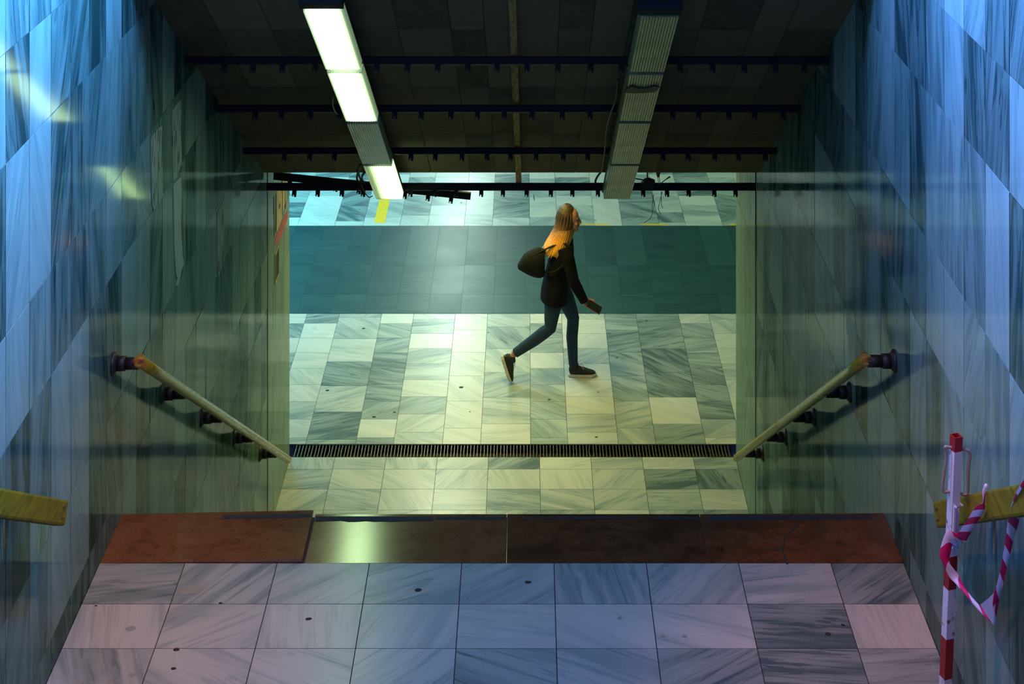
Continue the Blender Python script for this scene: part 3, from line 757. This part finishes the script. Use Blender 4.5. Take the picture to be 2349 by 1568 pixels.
# ------------------------------------------------------------------ lower handrails
def handrail(side, label, xr, y0, z0, y1, z1, ys):
    wx = XL if side < 0 else XR
    a, b = Vector((xr, y0, z0)), Vector((xr, y1, z1)); d = (b-a).normalized()
    t = empty('handrail', label, 'handrail', (xr, y0, z0), group='wall handrails beside the lower flight')
    bm = bmesh.new(); loft(bm, [a-d*.02, a+d*.4, (a+b)/2, b], .0265, 20); obj('rail', bm, M_brass, t)
    bm = bmesh.new()
    loft(bm, [a+Vector((0, -.026, .000)), a+Vector((0, -.018, 0)), a+Vector((0, .02, 0))], [.0215, .0265, .0265], 20); o = obj('end_cap', bm, M_capor, t); o['label'] = 'orange worn end cap'
    for y in ys:
        k = (y-y0)/(y1-y0); z = z0+(z1-z0)*k-.008; s = 1 if side < 0 else -1
        bm = bmesh.new()
        loft(bm, [(wx, y, z), (wx+s*.006, y, z), (wx+s*.012, y, z), (wx+s*.022, y, z)], [.053, .053, .046, .036], 20)
        loft(bm, [(wx+s*.02, y, z), (wx+s*.062, y, z)], .034, 16)
        loft(bm, [(wx+s*.06, y, z), (xr-s*.008, y, z)], .028, 16)
        obj('bracket', bm, M_iron, t)
handrail(-1, 'yellow round handrail on black brackets along the left wall of the stairs', -1.872, 7.70, HC-1743*7.70/F, 12.50, HC-1969*12.50/F, (7.72, 8.763, 9.82, 10.92, 11.97))
handrail(1, 'yellow round handrail on black brackets along the right wall of the stairs', 1.630, 7.66, HC-1739*7.66/F, 12.36, HC-1965*12.36/F, (7.66, 8.717, 9.80, 10.87, 11.93))

# ------------------------------------------------------------------ wooden handrails of the upper flight
def wood_rail(side, label, pe_top, ye, xin, xout):
    d = Vector((0, 1, -SLOPE)).normalized(); n = Vector((0, SLOPE, 1)).normalized()
    end = pe_top
    t = empty('wooden_handrail', label, 'handrail', end, group='wooden handrails beside the upper flight')
    Mx = Matrix.Translation(end) @ Matrix.Rotation(-TH, 4, 'X')
    bm = bmesh.new(); x0, x1 = sorted((xin-end.x, xout-end.x)); hw = .090
    box(bm, x0, x1, -6.2, 0, -hw, 0, bevel=.009, M=Mx)
    obj('beam', bm, M_wood_y, t)
    for dy in (-.075, -.045):
        for dz in (-.028, -.065):
            s = 1 if side < 0 else -1
            bm = bmesh.new(); c = Mx @ Vector((xin-end.x, dy, dz)); loft(bm, [c-Vector((s*.003, 0, 0)), c+Vector((s*.0025, 0, 0))], .005, 8)
            obj('screw', bm, M_iron, t)
    wx = XL if side < 0 else XR
    for dy in (-.35, -1.5, -2.7, -3.9, -5.0):
        c = Mx @ Vector((0, dy, -.045)); bm = bmesh.new()
        loft(bm, [(wx, c.y, c.z), (xout, c.y, c.z)], .022, 12); obj('bracket', bm, M_iron, t)
pl = at(158, 1147, 6.466); wood_rail(-1, 'thick yellow wooden handrail ending on the left wall above the landing', pl, 6.466, pl.x, pl.x-.05)
pr_ = at(2139, 1150, 6.35); wood_rail(1, 'thick yellow wooden handrail ending behind the striped post on the right', pr_, 6.35, pr_.x, pr_.x+.05)

# ------------------------------------------------------------------ striped post
py_ = 5.85
top = at(2194, 998, py_); low = at(2169, 1568, py_ - .0)
dirv = (low-top); kz = (top.z-ZL)/(top.z-low.z); base = top+dirv*kz; base.z = ZL
post = empty('barrier_post', 'red and white striped metal barrier post leaning by the right wall', 'barrier post', base)
axis = (base-top)
def along(y): return top+axis*((y-998)/570/kz)
bands = [(998, 1031, M_red_p), (1031, 1246, M_white_p), (1246, 1270, M_white_p), (1270, 1346, M_red_p), (1346, 1459, M_white_p), (1459, 1551, M_red_p), (1551, 1660, M_white_p)]
def sq_tube(bm, a, b, h, rotz=.32):
    Rz = Matrix.Rotation(rotz, 3, 'Z')
    rs = [[bm.verts.new(p+Rz @ Vector((sx*h, sy*h, 0))) for sx, sy in ((-1, -1), (1, -1), (1, 1), (-1, 1))] for p in (a, b)]
    for i in range(4): bm.faces.new((rs[0][i], rs[0][(i+1) % 4], rs[1][(i+1) % 4], rs[1][i]))
    return rs
for y0, y1, m in bands:
    bm = bmesh.new(); a, b = along(y0), along(y1)
    if y1 == 1660: b = base
    rs = sq_tube(bm, a, b, .0165)
    if y0 == 998:
        Rz = Matrix.Rotation(.32, 3, 'Z')
        inn = [bm.verts.new(a+Rz @ Vector((sx*.0128, sy*.0128, 0))) for sx, sy in ((-1, -1), (1, -1), (1, 1), (-1, 1))]
        dn = [bm.verts.new(v.co-Vector((0, 0, .05))) for v in inn]
        for i in range(4):
            bm.faces.new((rs[0][i], inn[i], inn[(i+1) % 4], rs[0][(i+1) % 4])); bm.faces.new((inn[i], dn[i], dn[(i+1) % 4], inn[(i+1) % 4]))
        bm.faces.new(dn)
    bmesh.ops.recalc_face_normals(bm, faces=bm.faces[:])
    o = obj('red_band' if m is M_red_p else 'white_band', bm, m, post)
bm = bmesh.new()
Rz = Matrix.Rotation(.32, 3, 'Z'); off = Rz @ Vector((-.008, -.0205, 0))
sq_tube(bm, along(1152)+off, along(1250)+off, .004); sq_tube(bm, along(1148)+Rz @ Vector((.004, -.024, 0)), along(1153)+Rz @ Vector((.003, -.019, 0)), .014)
obj('slot_rail', bm, M_white_p, post)
bm = bmesh.new(); loft(bm, [base, base+Vector((0, 0, .012)), base+Vector((0, 0, .03))], [.10, .10, .03], 20); obj('foot', bm, M_iron, post)
for nm, pp in (('wire_bracket', [(2192, 1027), (2181, 1026), (2168, 1024), (2170, 1030), (2171, 1050), (2166, 1085), (2162, 1118), (2166, 1128), (2173, 1127), (2181, 1127), (2184, 1133)]),
               ('wire_bracket', [(2200, 1028), (2212, 1030), (2222, 1034), (2225, 1045), (2222, 1070), (2221, 1100), (2220, 1128), (2214, 1134), (2206, 1133), (2200, 1131)])):
    bm = bmesh.new(); loft(bm, curve_pts([at(x, y, py_+.0) for x, y in pp], 3), .0055, 8); obj(nm, bm, M_wire, post)

# ------------------------------------------------------------------ barrier tape
def tape_mat():
    m, N, L, b = new_mat('pink_white_barrier_tape')
    uv = N.new('ShaderNodeUVMap'); sp = N.new('ShaderNodeSeparateXYZ'); L.new(uv.outputs['UV'], sp.inputs[0])
    a = N.new('ShaderNodeMath'); a.operation = 'MULTIPLY_ADD'; a.inputs[1].default_value = .35; L.new(sp.outputs['X'], a.inputs[0]); L.new(sp.outputs['Y'], a.inputs[2])
    f = N.new('ShaderNodeMath'); f.operation = 'FRACT'; L.new(a.outputs[0], f.inputs[0])
    g_ = N.new('ShaderNodeMath'); g_.operation = 'GREATER_THAN'; g_.inputs[1].default_value = .5; L.new(f.outputs[0], g_.inputs[0])
    mx = N.new('ShaderNodeMix'); mx.data_type = 'RGBA'
    mx.inputs['A'].default_value = (.80, .70, .78, 1); mx.inputs['B'].default_value = (.72, .02, .16, 1)
    L.new(g_.outputs[0], mx.inputs['Factor']); L.new(mx.outputs['Result'], b.inputs['Base Color'])
    b.inputs['Roughness'].default_value = .4
    tr = N.new('ShaderNodeBsdfTranslucent'); ms = N.new('ShaderNodeMixShader'); ms.inputs['Fac'].default_value = .45
    L.new(mx.outputs['Result'], tr.inputs['Color']); L.new(b.outputs[0], ms.inputs[1]); L.new(tr.outputs[0], ms.inputs[2]); L.new(ms.outputs[0], N['Material Output'].inputs['Surface'])
    return m
M_tape = tape_mat()
def ribbon(bm, rows, period=.13, sub=5):
    'rows: (left pixel, right pixel, depth left, depth right)'
    ul = bm.loops.layers.uv.verify()
    A = curve_pts([at(*r[0], r[2]) for r in rows], sub); B = curve_pts([at(*r[1], r[3]) for r in rows], sub)
    s = 0; prev = None
    for i, (a, b) in enumerate(zip(A, B)):
        c = (a+b)/2
        if i: s += (c-pc).length/period
        m = c+((a-b).cross(Vector((0, 0, 1)))).normalized()*.003 if (a-b).length > 1e-4 else c
        row = [(bm.verts.new(a), 0, s), (bm.verts.new(m), .5, s), (bm.verts.new(b), 1, s)]
        if prev:
            for k in range(2):
                f = bm.faces.new((prev[k][0], prev[k+1][0], row[k+1][0], row[k][0])); f.smooth = True
                for lp, q in zip(f.loops, (prev[k], prev[k+1], row[k+1], row[k])): lp[ul].uv = (q[1], q[2])
        prev = row; pc = c
bt = empty('barrier_tape', 'red and white striped barrier tape round the striped post, tied to the right wooden rail', 'barrier tape', at(2200, 1240, 5.8))
bm = bmesh.new()
ribbon(bm, [((2259, 1109), (2266, 1112), 5.60, 5.60), ((2253, 1130), (2262, 1128), 5.59, 5.59), ((2254, 1152), (2259, 1152), 5.59, 5.59), ((2238, 1162), (2258, 1172), 5.62, 5.62), ((2215, 1198), (2236, 1205), 5.72, 5.72), ((2196, 1222), (2216, 1240), 5.80, 5.80), ((2183, 1217), (2200, 1252), 5.815, 5.815)], .145)
ribbon(bm, [((2184, 1217), (2200, 1252), 5.818, 5.818), ((2172, 1216), (2186, 1250), 5.81, 5.81), ((2160, 1246), (2182, 1260), 5.80, 5.80), ((2155, 1272), (2178, 1288), 5.79, 5.79), ((2163, 1292), (2188, 1304), 5.785, 5.785), ((2177, 1322), (2199, 1318), 5.78, 5.78), ((2192, 1338), (2206, 1334), 5.76, 5.76), ((2218, 1368), (2226, 1364), 5.70, 5.70), ((2244, 1398), (2251, 1392), 5.63, 5.63), ((2272, 1426), (2277, 1420), 5.56, 5.56)], .145)
ribbon(bm, [((2273, 1424), (2281, 1434), 5.56, 5.56), ((2276, 1398), (2288, 1398), 5.555, 5.555), ((2280, 1362), (2294, 1364), 5.54, 5.54), ((2287, 1340), (2301, 1342), 5.53, 5.53), ((2298, 1290), (2313, 1290), 5.49, 5.49), ((2307, 1235), (2325, 1238), 5.43, 5.43), ((2313, 1190), (2338, 1194), 5.36, 5.36), ((2323, 1150), (2342, 1160), 5.29, 5.29), ((2335, 1122), (2352, 1128), 5.21, 5.21), ((2350, 1098), (2364, 1104), 5.15, 5.15)], .145)
o = obj('ribbon', bm, M_tape, bt)
sm = o.modifiers.new('thick', 'SOLIDIFY'); sm.thickness = .0009
bm = bmesh.new(); ul = bm.loops.layers.uv.new('UVMap')
poly_patch(bm, [at(*p, 5.552) for p in ((2249, 1387), (2268, 1372), (2286, 1354), (2283, 1390), (2278, 1432))], (0, .0009, 0))
for f in bm.faces:
    for lp in f.loops: lp[ul].uv = (0, .1)
obj('folded_corner', bm, M_tape, bt)
bm = bmesh.new()
ball(bm, at(2262, 1116, 5.60), .008, .008, .011, seg=10); ul = bm.loops.layers.uv.verify()
for f in bm.faces:
    for lp in f.loops: lp[ul].uv = (0, lp.vert.co.z*9)
obj('knot', bm, M_tape, bt)

# ------------------------------------------------------------------ tape on the far floor
def floor_tape(label, pts):
    bm = bmesh.new(); poly_patch(bm, [at(x, y, F*HC/(y-PY)) for x, y in pts], (0, 0, .0012))
    o = obj('floor_tape', bm, M_ytape); return tag(o, label, 'floor tape', 'yellow tapes on the far floor')
floor_tape('broad yellow tape strip on the pale far floor under the lowest lit lamp', [(859, 508), (871, 455), (895, 455), (883, 511), (860, 511)])
floor_tape('worn yellow tape along the dark band edge just right of the woman', [(1330, 513), (1362, 513.6), (1398, 514), (1396, 516.4), (1365, 516), (1335, 514.8)])
floor_tape('longest worn yellow tape along the dark band edge', [(1459, 513.6), (1500, 513.2), (1539, 514), (1532, 515.6), (1500, 516.4), (1475, 515.4)])
floor_tape('short yellow tape at the dark band edge by the right corner', [(1671, 514.6), (1678, 513.2), (1696, 513.2), (1696, 516.4), (1675, 516)])

# ------------------------------------------------------------------ the walking woman
M_skin = simple('skin', (.46, .20, .11), .55, noise=.1, scale=20)
M_jacket = simple('black_jacket', (.0045, .005, .007), .9, spec=.15, noise=.3, scale=25, bump=.1)
M_jeans = simple('dark_blue_jeans', (.009, .034, .070), .85, noise=.4, scale=50, bump=.1)
M_shoe = simple('black_shoe', (.010, .010, .011), .7, noise=.3, scale=60)
M_sole = simple('cream_sole', (.62, .58, .46), .6, noise=.2, scale=30)
M_lace = simple('shoe_lace', (.45, .42, .36), .8)
M_bag = simple('black_bag_fabric', (.006, .007, .008), .8, spec=.2, noise=.4, scale=20, bump=.15)
M_phone = simple('brown_phone_case', (.24, .09, .03), .4, noise=.3, scale=30)
M_lip = simple('lips', (.38, .10, .08), .5)
M_eye = simple('eye', (.05, .04, .035), .2)
def hair_mat():
    m, N, L, b = new_mat('brown_to_blond_hair')
    tc = N.new('ShaderNodeTexCoord'); sp = N.new('ShaderNodeSeparateXYZ'); L.new(tc.outputs['Object'], sp.inputs[0])
    nz = N.new('ShaderNodeTexNoise'); nz.inputs['Scale'].default_value = 1
    mp = N.new('ShaderNodeMapping'); mp.inputs['Scale'].default_value = (90, 90, 5); L.new(tc.outputs['Object'], mp.inputs['Vector']); L.new(mp.outputs['Vector'], nz.inputs['Vector'])
    ad = N.new('ShaderNodeMath'); ad.operation = 'MULTIPLY_ADD'; ad.inputs[1].default_value = .10; L.new(nz.outputs['Fac'], ad.inputs[0]); L.new(sp.outputs['Z'], ad.inputs[2])
    cr = N.new('ShaderNodeValToRGB'); mr = N.new('ShaderNodeMapRange'); mr.inputs['From Min'].default_value = 1.22; mr.inputs['From Max'].default_value = 1.70
    L.new(ad.outputs[0], mr.inputs['Value']); L.new(mr.outputs[0], cr.inputs['Fac'])
    e = cr.color_ramp.elements; e[0].position = .0; e[0].color = (.86, .40, .03, 1); e[1].position = .75; e[1].color = (.045, .024, .010, 1)
    q = e.new(.38); q.color = (.62, .24, .02, 1); q = e.new(.54); q.color = (.13, .055, .014, 1)
    L.new(cr.outputs['Color'], b.inputs['Base Color']); b.inputs['Roughness'].default_value = .5
    bp = N.new('ShaderNodeBump'); bp.inputs['Strength'].default_value = .5; bp.inputs['Distance'].default_value = .01; L.new(nz.outputs['Fac'], bp.inputs['Height']); L.new(bp.outputs['Normal'], b.inputs['Normal'])
    return m
M_hair = hair_mat()
def remesh(o, v, smooth=4):
    m = o.modifiers.new('join', 'REMESH'); m.mode = 'VOXEL'; m.voxel_size = v; m.use_smooth_shade = True
    if smooth:
        s = o.modifiers.new('soften', 'SMOOTH'); s.iterations = smooth; s.factor = .5
YC, YLf, YRt = 14.82, 14.91, 14.72
SIDE = Vector((0, 1, 0))
wo = empty('person', 'woman with long blond-ended hair in black jacket and jeans walking right with a phone', 'person', (at(1290, 860, YC).x, YC, 0))
# joints
pel, wst, chs, nkb, nkt, hd = at(1273, 660, YC), at(1277, 628, YC), at(1288, 590, YC), at(1298, 553, YC), at(1304, 536, YC), at(1307, 503, YC)
shR, elR, wrR = at(1297, 572, 14.665), at(1315, 643, 14.63), at(1341, 692, 14.64)
shL, elL, wrL = at(1296, 566, 14.975), at(1268, 628, 15.02), at(1284, 676, 15.00)
hipR, knR, anR = at(1268, 668, 14.745), at(1262, 752, 14.725), at(1177, 813, 14.765)
toeR = at(1163, 857, 14.785); 
hipL, knL, anL = at(1282, 662, 14.895), at(1315, 730, 14.91), at(1315, 834, 14.91)
def mid(a, b, k=.5, push=(0, 0, 0)): return a+(b-a)*k+Vector(push)
# ---- body
bm = bmesh.new()
loft(bm, [pel-Vector((0, 0, .06)), pel, wst, chs, mid(chs, nkb, .65), nkb], [(.075, .12), (.095, .145), (.082, .115), (.095, .135), (.075, .13), (.05, .06)], 20, SIDE)
loft(bm, [nkb-Vector((0, 0, .03)), nkt+Vector((0, 0, .02))], [.052, .046], 14, SIDE)
ball(bm, hd+Vector((-.005, 0, .022)), .090, .074, .098)
ball(bm, hd+Vector((.022, 0, -.050)), .062, .055, .066)
ball(bm, hd+Vector((.062, 0, -.092)), .022, .024, .020)                       # chin
loft(bm, [hd+Vector((.078, 0, .022)), hd+Vector((.098, 0, -.018)), hd+Vector((.103, 0, -.026)), hd+Vector((.078, 0, -.038))], [.008, .012, .014, .012], 8, SIDE)  # nose
ball(bm, hd+Vector((.078, 0, -.056)), .012, .020, .010)                       # mouth
for s in (-1, 1):
    ball(bm, hd+Vector((.070, s*.030, .020)), .012, .016, .009)               # brows
    ball(bm, hd+Vector((-.005, s*.072, -.012)), .018, .008, .030)             # ears
    ball(bm, hd+Vector((.058, s*.040, -.026)), .018, .018, .018)
def arm(sh, el, wr):
    loft(bm, [sh, mid(sh, el, .5), el, mid(el, wr, .35), wr], [.046, .040, .034, .034, .024], 12, SIDE)
arm(shR, elR, wrR); arm(shL, elL, wrL)
# right hand: flat, palm up under the phone, fingers round its far edge
dirF = (at(1364, 706, 14.65)-wrR).normalized()
def hand(wr, f, up, curl, side):
    f = f.normalized(); sd = f.cross(up).normalized()*side; up2 = sd.cross(f).normalized()*side
    pc = wr+f*.048
    loft(bm, [wr-f*.012, wr+f*.02, wr+f*.055, wr+f*.085], [(.017, .022), (.015, .033), (.014, .040), (.012, .038)], 12, sd)
    for k, (o_, l) in enumerate(((-.029, .068), (-.010, .076), (.010, .072), (.028, .058))):
        b0 = wr+f*.080+sd*o_; p1 = b0+f*l*.45; c1, s1 = math.cos(curl), math.sin(curl)
        p2 = p1+(f*c1+up2*s1)*l*.32; c2, s2 = math.cos(curl*2), math.sin(curl*2); p3 = p2+(f*c2+up2*s2)*l*.25
        loft(bm, [b0-f*.01, p1, p2, p3], [.0095, .009, .0082, .007], 8, sd)
    tb = wr+f*.025+sd*-.030; loft(bm, [tb, tb+f*.028-sd*.016+up2*.012, tb+f*.055-sd*.016+up2*.026], [.013, .0105, .0085], 8, sd)
upv = Vector((-.2, -.75, .75))
hand(wrR, dirF, upv, .5, 1)
hand(wrL, Vector((.25, 0, -1)), Vector((1, 0, .2)), .35, -1)
loft(bm, [hipR+Vector((.01, 0, .05)), mid(hipR, knR, .5, (.008, 0, 0)), knR, mid(knR, anR, .3, (-.006, 0, -.012)), anR], [.070, .060, .044, .044, .030], 14, SIDE)
loft(bm, [hipL+Vector((-.01, 0, .05)), mid(hipL, knL, .5, (.008, 0, .01)), knL, mid(knL, anL, .35, (-.012, 0, 0)), anL], [.070, .060, .044, .045, .030], 14, SIDE)
loft(bm, [anR, mid(anR, toeR, .5, (-.012, 0, 0)), mid(anR, toeR, .85, (-.012, 0, 0))], [.030, .020, .014], 10, SIDE)
loft(bm, [anL, at(1326, 852, YLf), at(1352, 857, YLf)], [.030, .022, .014], 10, SIDE)
o = obj('body', bm, M_skin, wo); remesh(o, .0055, 3)
for s in (-1, 1):
    bm = bmesh.new(); ball(bm, hd+Vector((.0835, s*.031, .006)), .006, .011, .006, seg=10); obj('eye', bm, M_eye, wo)
bm = bmesh.new(); ball(bm, hd+Vector((.0865, 0, -.056)), .006, .020, .007, seg=10); obj('lips', bm, M_lip, wo)
# ---- hair
bm = bmesh.new()
hp = [(1303, 468), (1302, 475), (1300, 486), (1298, 502), (1293, 524), (1285, 546), (1278, 562), (1273, 575)]
hr = [(.028, .030), (.064, .058), (.088, .080), (.094, .090), (.090, .104), (.096, .135), (.108, .155), (.116, .150)]
loft(bm, [at(x, y, YC) for x, y in hp], hr, 22, SIDE)
hair = obj('hair', bm, M_hair, wo); remesh(hair, .007, 3)
bm = bmesh.new()
for k in range(46):      # loose locks give the ends a ragged edge
    a = 2*PI*k/46+random.uniform(-.05, .05); ca, sa = math.cos(a), math.sin(a)
    c0 = at(1296, 520, YC)+Vector((.086*ca, .098*sa, 0)); c1 = at(1281, 556, YC)+Vector((.104*ca, .150*sa, 0)); c2 = at(1271, 575+random.uniform(-2, 6), YC)+Vector((.114*ca+random.uniform(-.01, .01), .150*sa, 0))
    loft(bm, curve_pts([c0, c1, c2], 3), [.010, .011, .011, .010, .009, .007, .003], 6)
for k in range(14):
    a = PI*.35+PI*1.3*k/13
    c0 = at(1303, 470, YC); c1 = at(1300, 490, YC)+Vector((.085*math.cos(a), .080*math.sin(a), 0)); c2 = at(1296, 520, YC)+Vector((.084*math.cos(a), .094*math.sin(a), 0))
    loft(bm, curve_pts([c0, c1, c2], 3), [.006, .009, .010, .010, .010, .009, .006], 6)
lk = obj('locks', bm, M_hair, hair, smooth=True)
# ---- jacket
bm = bmesh.new()
loft(bm, [at(1271, 686, YC), at(1273, 664, YC), wst, mid(wst, chs, .5), chs, mid(chs, nkb, .55), nkb, nkb+Vector((.005, 0, .035))],
     [(.130, .192), (.130, .190), (.112, .156), (.112, .158), (.115, .168), (.098, .168), (.072, .085), (.066, .070)], 24, SIDE)
for sh, el, wr in ((shR, elR, wrR), (shL, elL, wrL)):
    loft(bm, [sh+Vector((-.01, .03 if sh is shR else -.03, .0)), mid(sh, el, .3), mid(sh, el, .7), el, mid(el, wr, .4), mid(el, wr, .93)], [.072, .064, .058, .054, .050, .040], 14, SIDE)
jk = obj('jacket', bm, M_jacket, wo); remesh(jk, .007, 4)
bm = bmesh.new()
loft(bm, [mid(elR, wrR, .86), mid(elR, wrR, .97)], [.042, .040], 14, SIDE); obj('cuff', bm, M_jacket, jk)
# ---- jeans
bm = bmesh.new()
loft(bm, [at(1272, 650, YC), at(1272, 668, YC), at(1273, 690, YC)], [(.105, .155), (.112, .165), (.100, .150)], 20, SIDE)
loft(bm, [hipR+Vector((.012, .03, -.02)), mid(hipR, knR, .35, (.012, 0, 0)), mid(hipR, knR, .75, (.004, 0, 0)), knR, mid(knR, anR, .15, (-.008, 0, -.008)), mid(knR, anR, .4, (-.006, 0, -.01)), mid(knR, anR, .95)], [.098, .083, .066, .058, .058, .055, .042], 16, SIDE)
loft(bm, [hipL+Vector((-.005, 0, .03)), mid(hipL, knL, .35, (.012, 0, .012)), mid(hipL, knL, .75, (.008, 0, .006)), knL, mid(knL, anL, .15, (-.004, 0, 0)), mid(knL, anL, .4, (-.012, 0, 0)), mid(knL, anL, 1.02)], [.098, .086, .068, .058, .056, .055, .043], 16, SIDE)
jn = obj('jeans', bm, M_jeans, wo); remesh(jn, .007, 4)
# ---- shoes
def shoe(M, rear=False):
    s = bmesh.new()
    loft(s, [(-.085, 0, .050), (-.060, 0, .056), (-.02, 0, .056), (.04, 0, .050), (.10, 0, .040), (.145, 0, .034), (.172, 0, .030)], [(.024, .026), (.038, .036), (.046, .038), (.040, .042), (.028, .045), (.020, .040), (.010, .024)], 16, SIDE)
    loft(s, [(-.045, 0, .05), (-.040, 0, .095), (-.034, 0, .128)], [(.046, .036), (.044, .038), (.043, .039)], 16, SIDE)
    s.transform(M)
    u = obj('shoe', s, M_shoe, wo); remesh(u, .005, 3)
    s = bmesh.new(); out = [(-.100, .000), (-.094, .024), (-.07, .037), (-.02, .039), (.04, .043), (.10, .050), (.15, .044), (.178, .022), (.184, 0)]
    out = out+[(x, -y) for x, y in reversed(out[1:-1])]
    lay = []
    for z, g_ in ((.0, .93), (.006, 1.0), (.020, 1.0), (.028, .95)):
        lay.append([s.verts.new(((x-.04)*g_+.04, y*g_, z+(.012*max(0, (x-.11)/.07)**2 if z < .02 else 0.006*max(0, (x-.11)/.07)))) for x, y in out])
    n = len(out)
    for A, B in zip(lay, lay[1:]):
        for i in range(n): s.faces.new((A[i], A[(i+1) % n], B[(i+1) % n], B[i]))
    s.faces.new(list(reversed(lay[0]))); s.faces.new(lay[-1])
    s.transform(M); so = obj('sole', s, M_sole, u); so['label'] = 'cream white sole'
    s = bmesh.new()
    for k in range(5):
        x = .010+k*.021; z = .092-k*.0085
        loft(s, curve_pts([(x, -.030, z-.014), (x+.004, 0, z), (x, .030, z-.014)], 4), .0028, 6)
    for yy in (-1, 1): loft(s, curve_pts([(.008, 0, .096), (.026, yy*.018, .106), (.046, yy*.034, .094), (.058, yy*.040, .082)], 4), .0026, 6)
    s.transform(M); obj('laces', s, M_lace, u)
fx = at(1316, 834, YLf)
shoe(Matrix.Translation((fx.x+.040, YLf, .0)) @ Matrix.Scale(.96, 4))
# rear shoe: heel lifted, toe on the floor
ang = R(72)
Mr = Matrix.Translation(Vector((anR.x-.018, 14.77, anR.z))) @ Matrix.Rotation(ang, 4, 'Y') @ Matrix.Translation((.035, 0, -.085)) @ Matrix.Scale(.96, 4)
tip = Mr @ Vector((.182, 0, .02))
lowest = min((Mr @ Vector(v)).z for v in ((.184, 0, .0), (.184, 0, .03), (.172, 0, .04), (.178, 0, .012)))
Mr = Matrix.Translation((0, 0, -lowest+.001)) @ Mr if abs(lowest) < .08 else Mr
shoe(Mr, True)
# ---- phone in the hand
ph = empty('phone', 'brown cased phone held flat in the hand of the walking woman', 'phone', at(1352, 701, 14.64))
f = dirF.normalized(); sd = f.cross(upv).normalized(); up2 = sd.cross(f).normalized()
Rm = Matrix((f, -sd, up2)).transposed().to_4x4()
Mp = Matrix.Translation(wrR+f*.095+up2*.0205) @ Rm
bm = bmesh.new(); box(bm, -.075, .075, -.037, .037, -.005, .005, bevel=.004, M=Mp); obj('case', bm, M_phone, ph)
bm = bmesh.new(); box(bm, -.070, .070, -.033, .033, .0048, .0062, M=Mp); obj('screen', bm, simple('dark_phone_screen', (.02, .02, .022), .1), ph)
# ---- bag on the shoulder
bg_ = empty('shoulder_bag', 'slouching black bag hanging behind the shoulder of the walking woman', 'bag', at(1222, 610, 14.70))
bm = bmesh.new(); yb = 14.72
pts = [(1188, 612), (1196, 610), (1208, 606), (1222, 604), (1236, 602), (1250, 602)]
rad = [(.022, .03), (.050, .065), (.100, .085), (.128, .09), (.142, .09), (.125, .07)]
loft(bm, [at(x, y, yb) for x, y in pts], rad, 18, SIDE)
o = obj('pouch', bm, M_bag, bg_); remesh(o, .008, 5)
for dy in (-.05, .05):
    bm = bmesh.new(); rows = curve_pts([at(1228, 582, yb+dy), at(1246, 574, yb+dy*.6), at(1270, 563, yb+dy*.4-.01), at(1293, 558, yb+dy*.2-.02), at(1306, 568, yb+dy*.2-.05), at(1303, 596, yb-.085), at(1272, 622, yb-.085), at(1250, 624, yb-.05)], 5)
    loft(bm, rows, [(.006, .014)]*len(rows), 8, SIDE); obj('strap', bm, M_bag, bg_, smooth=True)
bm = bmesh.new(); loft(bm, curve_pts([at(1204, 582, yb), at(1222, 577, yb), at(1244, 578, yb)], 4), .006, 6); obj('zip', bm, M_iron, bg_)
